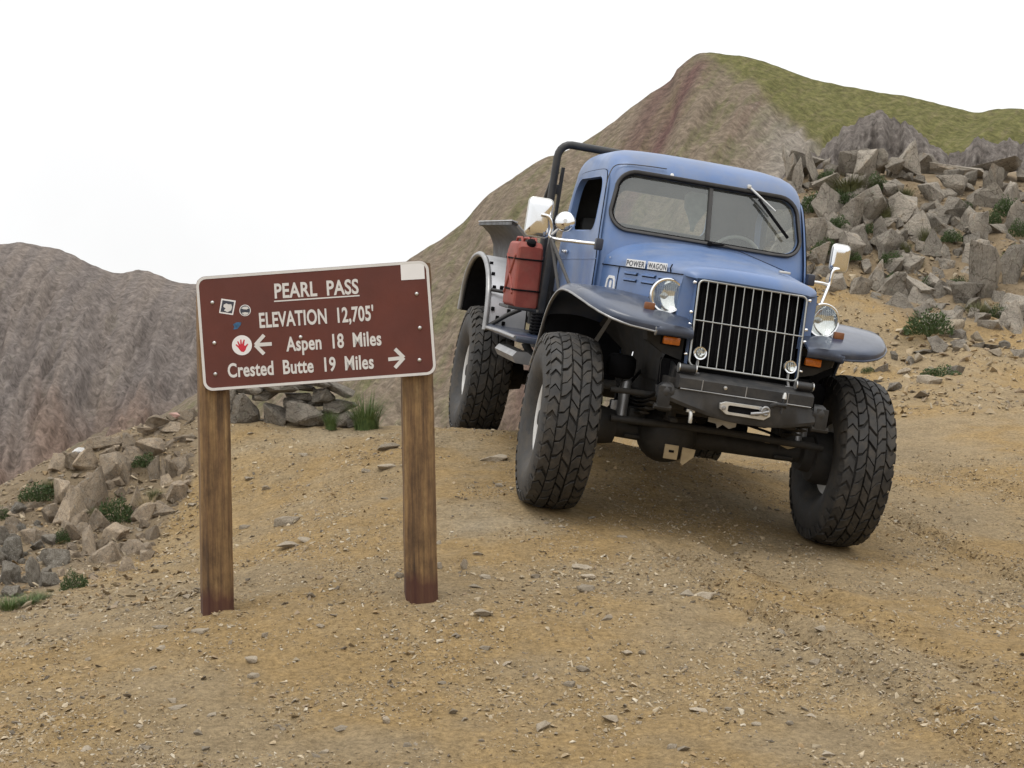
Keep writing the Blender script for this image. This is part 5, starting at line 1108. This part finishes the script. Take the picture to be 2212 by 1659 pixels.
hubm.lathe([(.09, -.22), (.15, -.20), (.165, -.15), (.165, -.02), (.15, 0), (.075, .06), (.072, .08), (.055, .110), (.04, .120), (.001, .122)], RX, 32); HUB = hubm.mesh('wheel', M['under'], 40)
nutm = MB(); nutm.lathe([(.014, 0), (.014, .022), (.009, .028), (.001, .029)], None, 6); NUT = nutm.mesh('lug_nut', M['steel'], 30)
holem = MB(); holem.lathe([(.022, 0), (.022, .003), (.001, .004)], None, 14); HOLE = holem.mesh('vent_hole', M['flat_black'], 30)
for i, (x, y, st_) in enumerate(((-.925, 0, rad(-3.0)), (.865, 0, rad(-3.0)), (-.915, 3.2, 0), (.885, 3.2, 0))):
    W = mkobj('wheel', HUB, TRK); W.matrix_local = Matrix.Translation((x, y, .525)) @ Matrix.Rotation(st_ + (math.pi if x > 0 else 0), 4, 'Z') @ Matrix.Rotation(random.uniform(0, 6), 4, 'X')
    mkobj('tyre', T_BASE, W); t_ = mkobj('tread', T_TREAD, W); t_['kind'] = 'stuff'; mkobj('rim', RIM, W)
    for k in range(8):
        a = k * math.pi / 4; o = mkobj('lug_nut', NUT, W); o.matrix_local = Matrix.Translation((-.062, .082 * math.cos(a), .082 * math.sin(a))) @ RX
        o = mkobj('vent_hole', HOLE, W); o.matrix_local = Matrix.Translation((-.030, .168 * math.cos(a + .39), .168 * math.sin(a + .39))) @ RX

# chassis, axles, suspension -----------------------------------------------------------------
for s in (-1, 1):
    m = MB(); m.box((s * .40, 1.75, .83), (.07, 4.5, .15), None, .008); tp('chassis_rail', m, M['under'])
    m = MB()
    for k in range(5):
        L = .58 - .09 * k; m.tube([(s * .47, y, .735 - .022 * k + .10 * (y / .58) ** 2 * (1 if k < 1 else 1)) for y in np.linspace(-L, L, 9)], .032, 8, flat=.28)
    tp('leaf_spring', m, M['under'], 50)
    m = MB()
    for k in range(5):
        L = .62 - .1 * k; m.tube([(s * .50, 3.2 + y, .72 - .022 * k + .10 * (y / .62) ** 2) for y in np.linspace(-L, L, 9)], .032, 8, flat=.28)
    tp('leaf_spring', m, M['under'], 50)
    m = MB(); m.box((s * .47, 0, .62), (.11, .16, .10), None, .012); tp('spring_perch', m, M['under'])
for y0 in (0, 3.2):
    m = MB(); m.tube([(-.70, y0, .535), (-.45, y0, .535), (.45, y0, .535), (.70, y0, .535)], [.055, .062, .062, .055], 16)
    for s in (-1, 1): m.lathe([(.02, -.12), (.10, -.10), (.12, 0), (.10, .10), (.02, .12)], Matrix.Translation((s * .69, y0, .535)) @ Matrix.Rotation(rad(90), 4, 'Y'), 20)
    AX = tp('axle', m, M['under'], 50)
    m = MB(); m.lathe([(.02, -.19), (.10, -.175), (.165, -.10), (.185, 0), (.165, .09), (.11, .16), (.07, .22)], axis_mat((-.27, y0 - .03, .55), (0, 1, 0)), 24); tp('differential', m, M['under'], 50, AX)
m = MB(); m.tube([(-.66, -.19, .60), (0, -.21, .615), (.66, -.19, .60)], .022, 10); tp('tie_rod', m, M['under'], 50)
m = MB(); m.tube([(-.70, -.24, .77), (-.2, -.28, .78), (.30, -.25, .77)], .018, 10); tp('drag_link', m, M['under'], 50)
m = MB(); m.box((-.275, -.225, .455), (.085, .012, .085), None, .004); TB = tp('axle_plate', m, M['tan']); m = MB(); m.box((-.275, -.233, .46), (.03, .008, .014)); tp('plate_slot', m, M['flat_black'], 30, TB)
m = MB(); m.prism([(-.205, .49), (-.125, .485), (-.13, .44), (-.19, .385), (-.205, .40)], lambda a, b, d: (a, d, b), -.215, -.20); tp('axle_plate', m, M['tan'])
m = MB(); m.prism([(.435, .60), (.545, .60), (.545, .575), (.49, .555), (.437, .572)], lambda a, b, d: (a, d, b), -.075, -.06); tp('axle_plate', m, M['tan'])
m = MB(); m.box((.345, -.10, .585), (.03, .012, .016)); tp('axle_plate', m, M['tan'])
for s in (-1, 1):
    m = MB(); m.tube([(s * .555, -.02, .60), (s * .548, .02, .81)], .034, 16); SH = tp('shock_absorber', m, M['steel'], 50)
    m = MB(); m.tube([(s * .548, .02, .81), (s * .52, .06, .99)], .010, 10); tp('shock_rod', m, M['chrome'], 50, SH)
    m = MB(); m.lathe([(.036, 0), (.03, .03), (.012, .05)], axis_mat((s * .548, .02, .80), (-s * .1, .15, 1)), 16); tp('shock_boot', m, M['steel'], 50, SH)
    m = MB(); m.box((s * .60, .02, .63), (.05, .05, .13), None, .012); m.box((s * .53, .06, .60), (.06, .06, .09), None, .012); tp('shock_mount', m, M['steel'], 40, SH)
m = MB(); m.box((0, .25, .98), (.62, .95, .62), None, .03); tp('engine_light_block', m, M['flat_black'])  # plain dark box in the engine bay, put there to block light
m = MB(); m.box((0, .05, .72), (.30, .35, .12), None, .03); tp('oil_pan', m, M['flat_black'])
m = MB(); m.box((0, 1.3, .86), (1.24, 1.25, .05), None, .01); tp('cab_floor', m, M['under'])
m = MB(); m.tube([(.1, .5, .62), (.05, 1.6, .70), (-.2, 3.0, .58)], .04, 12); tp('driveshaft', m, M['under'], 50)

m = MB(); m.box((-.335, -.30, .80), (.11, .16, .17), None, .02); m.tube([(-.335, -.30, .72), (-.335, -.30, .66)], .03, 12); tp('steering_box', m, M['under'], 40)
m = MB(); m.box((-.335, -.31, .655), (.05, .16, .025), None, .008); tp('pitman_arm', m, M['under'], 40)
m = MB(); m.loft([[(x, y, z) for y, z in ((-.34, 1.0), (-.36, .72), (-.35, .72), (-.33, 1.0))] for x in (-.46, -.2, .2, .46)]); tp('radiator_guard', m, M['flat_black'], 30)
m = MB(); m.box((0, -.28, .745), (.86, .10, .11), None, .02); tp('front_crossmember', m, M['under'], 40)
m = MB(); m.box((.02, 1.15, .66), (.42, .5, .26), None, .05); tp('transfer_case', m, M['under'], 40)
m = MB(); m.box((0, .62, .78), (.9, .04, .44)); tp('firewall', m, M['flat_black'], 30)
for s in (-1, 1):
    m = MB(); m.box((s * .47, -.57, .79), (.075, .03, .13), None, .01); m.tube([(s * .42, -.57, .735), (s * .52, -.57, .735)], .016, 8); tp('spring_shackle', m, M['under'], 40)
    m = MB(); m.tube(catmull([(s * .42, .12, .92), (s * .52, .04, .80), (s * .60, .02, .68), (s * .66, .03, .60)], 6), .009, 8); tp('brake_hose', m, M['flat_black'], 50)
    m = MB(); m.tube([(s * .44, -.06, .55), (s * .44, -.06, .70)], .012, 8); m.tube([(s * .50, .06, .55), (s * .50, .06, .70)], .012, 8); m.box((s * .47, 0, .50), (.12, .16, .02), None, .004); tp('spring_bolt', m, M['under'], 40)
    m = MB(); m.lathe([(.06, -.07), (.085, -.05), (.09, 0), (.085, .05), (.06, .07)], Matrix.Translation((s * .60, .0, .90)), 18); tp('bump_stop', m, M['flat_black'], 50)
m = MB(); m.tube(catmull([(-.30, -.18, .66), (-.05, -.24, .70), (.25, -.2, .66), (.42, -.1, .62)], 6), .008, 8); tp('axle_vent_hose', m, M['flat_black'], 50)
# front bumper ---------------------------------------------------------------------------------
m = MB()
m.loft([[(x, y, z) for y, z in ((-.45, .955), (-.575, .925), (-.59, .915), (-.59, .862), (-.575, .852), (-.45, .852))] for x in np.linspace(-.40, .40, 9)])
BU = tp('bumper', m, M['black'], 30)
def bz(x): return .705 + .085 * min(1, max(0, (abs(x - .04) - .10) / .42)) ** 1.4
m = MB(); xs = np.linspace(-.50, .47, 25)
m.loft([[(x, y, z) for y, z in ((-.585 + .10 * abs(x) ** 2, .853 - .05 * max(0, abs(x) - .38) / .12), (-.600 + .1 * abs(x) ** 2, min(.853, bz(x) + .02)), (-.592 + .1 * abs(x) ** 2, bz(x)), (-.50, bz(x)), (-.46, .848))] for x in xs]); tp('bumper_lower_plate', m, M['black'], 30, BU)
for x in (-.265, -.005, .245): m = MB(); m.tube([(x, -.592, .918), (x, -.592, .858)], .0035, 6); tp('weld_seam', m, M['steel'], 50, BU)
m = MB(); m.tube([(-.39, -.5925, .8555), (.39, -.5925, .8555)], .0035, 6); tp('weld_seam', m, M['steel'], 50, BU)
for s in (-1, 1):
    m = MB(); m.tube([(s * .30, -.53, .968), (s * .395, -.53, .968)], .024, 14); RO = tp('bumper_pin', m, M['black'], 40, BU)
    for x in (.298, .398): m = MB(); m.tube([(s * x, -.53, .968), (s * (x + .006), -.53, .968)], .028, 14); tp('pin_collar', m, M['bolt'], 40, BU)
    m = MB(); m.lathe([(.05, 0), (.05, .05), (.035, .07), (.001, .07)], axis_mat((s * .43, -.53, .825), (s, -.3, 0)), 18); tp('bumper_end_tube', m, M['black'], 40, BU)
    m = MB(); m.loft([[(s * x, y, z) for y, z in ((-.50, .955), (-.50, .80), (-.20, .90), (-.20, 1.02))] for x in (.385, .40)]); tp('bumper_gusset', m, M['black'], 30, BU)
m = MB(); m.lathe([(.012, 0), (.010, .006), (.001, .008)], axis_mat((-.13, -.592, .893), (0, -1, 0)), 12); tp('bumper_bolt', m, M['bolt'], 40, BU)
# aluminium fairlead
fo = [(-.155, .806), (-.12, .820), (.09, .820), (.145, .80), (.15, .772), (.115, .746), (-.11, .748), (-.15, .775)]
fi = [(-.105, .798), (-.095, .803), (.075, .803), (.088, .796), (.088, .770), (.075, .764), (-.095, .764), (-.105, .770)]
q = lambda pts, y: [(x, y, z) for x, z in pts]
m = MB(); m.loft([q(fo, -.600), q(fo, -.618), q([(x * .985, .783 + (z - .783) * .94) for x, z in fo], -.622), q(fi, -.622), q(fi, -.598)], cap=False); FL = tp('fairlead', m, M['alu'], 30, BU)
m = MB(); m.box((-.005, -.602, .783), (.185, .004, .036)); tp('fairlead_slot', m, M['flat_black'], 30, BU)
for x in (-.13, .122): m = MB(); m.lathe([(.014, 0), (.012, .006), (.001, .008)], axis_mat((x, -.622, .783), (0, -1, 0)), 12); tp('fairlead_bolt', m, M['steel'], 40, BU)
m = MB(); m.tube([(.03, -.63, .772), (.09, -.64, .785), (.13, -.64, .80)], .010, 8); m.tube([(.11 + .022 * math.cos(a), -.64, .80 + .022 * math.sin(a)) for a in np.linspace(0, 5.3, 12)], .008, 8); tp('winch_hook', m, M['steel'], 50, BU)
m = MB(); m.tube([(.15, -.61, .835), (.17, -.66, .85), (.21, -.66, .85), (.225, -.61, .835)], .013, 8); m.tube([(.205, -.645, .80), (.205, -.645, .885)], .011, 8); tp('shackle', m, M['black'], 50, BU)
m = MB(); m.lathe([(.014, 0), (.012, .02), (.006, .035), (.001, .036)], axis_mat((.205, -.645, .885), (0, 0, 1)), 10); tp('shackle_pin', m, M['alu'], 50, BU)
m = MB(); m.tube([(-.30, -.56, .735), (-.30, -.58, .715), (-.295, -.57, .67)], .012, 8); m.box((-.30, -.56, .735), (.05, .02, .018), None, .004); tp('tow_hook', m, M['alu'], 50, BU)
m = MB(); m.prism([(-.15, .705), (.02, .70), (.02, .672), (-.02, .655), (-.06, .675), (-.09, .65), (-.10, .675), (-.15, .68)], lambda a, b, d: (a, d, b), -.44, -.43); tp('skid_plate', m, M['steel'], 30, BU)
m = MB(); m.box((0, -.40, .80), (.60, .12, .10), None, .02); m.tube([(-.2, -.40, .86), (.2, -.40, .86)], .06, 16); tp('winch', m, M['flat_black'], 40)

# mirrors ----------------------------------------------------------------------------------------
def mirror(side, cx, cy, cz, w, h, yaw, arm, braces, mount):
    m = MB(); o = rrect(-w / 2, w / 2, -h / 2, h / 2, .03, 6); R2 = Matrix.Rotation(yaw, 3, 'Z')
    f = lambda k, d: [Vector((cx, cy, cz)) + R2 @ Vector((x * k, d, z * k)) for x, z in o]
    m.loft([f(.2, -.020), f(.6, -.018), f(.88, -.013), f(.97, -.004), f(1.0, .004), f(1.0, .012), f(.94, .012)]); MI = tp('mirror', m, M['chrome'], 70)
    m = MB(); m.loft([f(.93, .0125), f(.93, .0135)]); tp('mirror_glass', m, M['reflector'], 30, MI)
    m = MB(); m.tube([v[:] for v in f(1.0, .006)], .006, 6, closed=True); tp('mirror_rim', m, M['alu'], 60, MI)
    m = MB(); m.tube(catmull(arm, 5), .0115, 10); tp('mirror_arm', m, M['chrome'], 60, MI)
    for b in braces: m = MB(); m.tube(b, .0105, 8); tp('mirror_brace', m, M['gasket'] if side < 0 else M['chrome'], 60, MI)
    m = MB(); m.box(mount, (.05, .055, .075), None, .012); tp('mirror_mount', m, M['sticker_dark'], 40, MI)
    return MI
MR = mirror(-1, -1.090, .77, 1.715, .155, .245, rad(-6), [(-.735, .60, 1.605), (-.85, .68, 1.600), (-1.0, .735, 1.600), (-1.005, .735, 1.66), (-1.03, .735, 1.725), (-1.085, .74, 1.735)],
            [[(-1.0, .735, 1.60), (-.935, .52, 1.265)], [(-1.0, .735, 1.60), (-.905, .36, 1.315)]], (-.722, .585, 1.605))
m = MB(); ax = axis_mat((-.932, .70, 1.715), (-.25, -1, .15)); m.lathe([(.058, -.022), (.066, -.012), (.063, .0), (.050, .014), (.028, .024), (.001, .028)], ax, 28); CV = tp('convex_mirror', m, M['chrome'], 70)
m = MB(); m.tube([(-.935, .705, 1.715), (-.965, .73, 1.66), (-1.0, .735, 1.62)], .009, 8); m.lathe([(.018, 0), (.012, .03)], ax, 12); tp('mirror_arm', m, M['alu'], 50, CV)
mirror(1, .918, .72, 1.772, .125, .175, rad(4), [(.725, .66, 1.590), (.80, .67, 1.592), (.862, .69, 1.592), (.868, .69, 1.64), (.875, .69, 1.685), (.915, .70, 1.70)], [[(.862, .69, 1.59), (.70, .40, 1.37)]], (.715, .65, 1.60))

# cab interior -----------------------------------------------------------------------------------------
m = MB(); m.box((0, 1.55, 1.30), (1.2, .5, .16), None, .05); m.box((0, 1.82, 1.55), (1.2, .14, .52), Matrix.Rotation(rad(-8), 3, 'X'), .05); tp('bench_seat', m, M['interior'])
m = MB(); m.box((0, .86, 1.62), (1.25, .24, .14), None, .04); tp('dashboard', m, M['interior'])
m = MB(); m.tube([(.33 + .19 * math.cos(a), 1.12 - .05 * math.sin(a), 1.63 + .185 * math.sin(a)) for a in np.linspace(0, 2 * math.pi, 30)[:-1]], .012, 8, closed=True); SW = tp('steering_wheel', m, M['white'], 60)
m = MB(); m.tube([(.33, 1.13, 1.63), (.33, .90, 1.52)], .02, 10); m.box((.33, 1.12, 1.63), (.34, .02, .03), None, .008); tp('steering_column', m, M['interior'], 40, SW)
m = MB(); m.loft([[(.0 + x, 1.08 + y, z) for x, y in ((-.5 * w, -.012), (.5 * w, -.012), (.5 * w, .012), (-.5 * w, .012))] for z, w in ((1.80, .02), (1.84, .03), (1.90, .09), (1.95, .15), (2.03, .17), (2.06, .10))]); tp('hanging_cloth', m, M['cloth'], 40)

# roll bar, bed, rear fenders ------------------------------------------------------------------------------
mb = MB(); hoop = [(-.80, 2.02, 1.0), (-.80, 2.02, 2.205)] + [(-.80 + .09 * (1 - math.cos(a)), 2.02, 2.205 + .10 * math.sin(a)) for a in np.linspace(.3, 1.57, 5)] + [(.71 + .09 * math.sin(a), 2.02, 2.205 + .10 * math.cos(a)) for a in np.linspace(0, 1.27, 5)] + [(.80, 2.02, 2.205), (.80, 2.02, 1.0)]
mb.tube(hoop, .028, 12); RB = tp('roll_bar', mb, M['black'], 50)
m = MB(); m.tube([(-.74, 2.05, 2.14), (-.74, 2.05, 1.55)], .014, 8); m.box((-.77, 2.05, 1.98), (.05, .03, .07), None, .006); m.box((-.77, 2.05, 1.74), (.05, .03, .05), None, .006); tp('roll_bar_plate', m, M['black'], 40, RB)
for s in (-1, 1): m = MB(); m.tube([(s * .79, 2.03, 2.1), (s * .80, 2.9, 1.3)], .024, 10); tp('roll_bar_brace', m, M['black'], 50, RB)
m = MB(); m.box((0, 3.1, 1.02), (1.56, 2.1, .05), None, .01); BED = tp('cargo_bed', m, M['under'])
for s in (-1, 1):
    sec = [(.80, 1.03), (.80, 1.46), (.815, 1.55), (.86, 1.64), (.945, 1.705), (.985, 1.712), (.985, 1.690), (.945, 1.683), (.875, 1.625), (.835, 1.55), (.822, 1.46), (.822, 1.03)]
    m = MB(); m.loft([[(s * x, y, z) for x, z in sec] for y in (2.42, 4.1)]); BS = tp('bed_side', m, M['black'], 30, BED)
    m = MB(); m.loft([[(s * x, y, z + .004) for x, z in ((.945, 1.705), (.990, 1.714), (.990, 1.722), (.940, 1.714))] for y in (2.40, 4.1)]); tp('bed_rail', m, M['silver'], 30, BED)
    m = MB(); m.tube([(s * .812, 2.41, 1.05), (s * .812, 2.41, 1.50), (s * .85, 2.41, 1.61), (s * .94, 2.41, 1.69)], .011, 8); m.tube([(s * .745, 2.41, 1.05), (s * .745, 2.41, 1.52), (s * .80, 2.41, 1.64), (s * .86, 2.41, 1.68)], .009, 8); tp('bed_stake', m, M['steel'], 50, BED)
m = MB(); m.box((0, 2.12, 1.28), (1.58, .03, .50), None, .006); tp('bed_front_panel', m, M['black'], 30, BED)
m = MB(); m.box((0, 4.12, 1.25), (1.58, .03, .45), None, .006); tp('tailgate', m, M['black'], 30, BED)
ARC = catmull([(2.24, .90), (2.27, 1.05), (2.34, 1.19), (2.48, 1.315), (2.72, 1.41), (3.02, 1.445), (3.32, 1.41), (3.56, 1.30), (3.66, 1.15), (3.70, .98)], 5)
for s in (-1, 1):
    m = MB(); m.loft([[(s * x, y, z + dz) for x in (1.085, 1.0, .9, .80)] for (y, z) in ARC for dz in (0,)], closed_loop=False, cap=False); RF = tp('rear_fender', m, M['silver'], 50)
    m = MB(); m.loft([[(s * x, y + .006 * (1 if y < 3.0 else -1), z - .006) for x in (1.085, .80)] for (y, z) in ARC], closed_loop=False, cap=False); tp('fender_lining', m, M['flat_black'], 50, RF)
    m = MB(); m.tube([(s * 1.09, y, z) for y, z in ARC], .021, 10); tp('fender_lip', m, M['steel'], 60, RF)
    m = MB(); m.loft([[(s * .79, y, z) for y, z in ARC], [(s * .79, y, .90) for y, z in ARC]], closed_loop=False, cap=False); tp('fender_inner_wall', m, M['flat_black'], 30, RF)
    m = MB(); m.tube([(s * 1.08, 2.31, 1.195), (s * .90, 2.28, 1.19), (s * .80, 2.26, 1.185)], .013, 8); tp('fender_strut', m, M['black'], 50, RF)
    m = MB(); m.tube([(s * 1.07, 2.24, .93), (s * .95, 2.20, 1.03), (s * .86, 2.17, 1.09)], .016, 8); tp('fender_strut', m, M['black'], 50, RF)
    for (x, z) in ((1.055, 1.385), (1.055, 1.31), (1.05, 1.215), (.995, 1.22), (1.05, 1.06), (1.01, 1.0), (.96, .965), (.93, 1.06)):
        yv = float(np.interp(z, [a[1] for a in ARC[:22]], [a[0] for a in ARC[:22]])); m = MB(); m.box((s * x, yv - .008, z), (.026, .02, .030), None, .006); tp('fender_tab', m, M['flat_black'], 40, RF)
    m = MB(); m.box((s * .90, 1.60, .925), (.36, 1.28, .045), None, .018); RBD = tp('running_board', m, M['navy'], 40)
    m = MB(); m.tube([(s * 1.082, .98, .93), (s * 1.084, 1.6, .93), (s * 1.08, 2.24, .92)], .014, 8); tp('board_edge', m, M['steel'], 60, RBD)
    m = MB(); m.loft([[(s * (1.0 + a), y, .80 + b) for a, b in ((-.10, .0), (-.02, .045), (.05, .04), (.075, .005), (.05, -.035), (-.08, -.04))] for y in (1.02, 1.06, 1.70, 1.76)]); tp('side_step', m, M['steel'], 50)
    m = MB(); m.box((s * .93, 1.83, 1.105), (.24, .40, .02), None, .004); m.box((s * .80, 1.83, 1.02), (.03, .30, .16)); tp('can_tray', m, M['black'], 40)
    m = MB(); m.box((s * .815, 1.66, 1.40), (.045, .05, .62), None, .008); tp('can_upright', m, M['black'], 40)
m = MB(); m.tube([(-.86 + .035 * math.cos(a), 1.50 + .035 * math.sin(a), .95 + .15 * a / 44) for a in np.linspace(0, 44, 150)], .009, 7); tp('coil_spring', m, M['flat_black'], 60)
m = MB(); m.tube([(-.86, 1.50, .94), (-.86, 1.50, 1.12)], .014, 8); tp('spring_rod', m, M['black'], 50)

# jerry can carried on the side tray (a thing of its own) -----------------------------------------------------
CAN = empty('jerry_can', TRUCK @ Matrix.Translation((-.935, 1.83, 1.116)) @ Matrix.Rotation(rad(-3), 4, 'Y') @ Matrix.Rotation(rad(4), 4, 'Z')); tag(CAN, 'faded red jerry can strapped to the side of the truck behind the cab', 'jerry can')
out = [(-.165, .0), (.165, .0), (.17, .40), (.12, .455), (-.135, .455), (-.17, .42)]
def ins(k): return [(a * k, .225 + (b - .225) * k) for a, b in out]
m = MB(); m.loft([[(x, a, b) for a, b in ins(k)] for x, k in ((-.092, .86), (-.087, .93), (-.075, .985), (-.06, 1.0), (.06, 1.0), (.075, .985), (.087, .93), (.092, .86))]); m.build('can_body', M['red'], CAN, 24)
m = MB()
for s in (-1, 1):
    for q in (((-.12, .09), (.12, .36)), ((-.12, .36), (.12, .09))): m.tube([(s * .091, q[0][0], q[0][1]), (s * .093, 0, .225), (s * .091, q[1][0], q[1][1])], .012, 8)
m.build('can_ribs', M['red'], CAN, 50)
for dx in (-.05, 0, .05): m = MB(); m.tube([(dx, -.09, .452), (dx, -.07, .482), (dx, .05, .482), (dx, .075, .452)], .009, 8); m.build('can_handle', M['red'], CAN, 50)
m = MB(); m.lathe([(.033, 0), (.033, .03), (.026, .036), (.001, .038)], axis_mat((0, -.14, .435), (0, -.6, 1)), 18); m.build('can_cap', M['flat_black'], CAN, 40)
for z in (.12, .335):
    m = MB(); m.tube([(x, a, z + .01 * a) for x, a in rrect(-.096, .096, -.173, .173, .03, 4)], .006, 6, closed=True, flat=1.1); m.build('can_strap', M['flat_black'], CAN, 40)
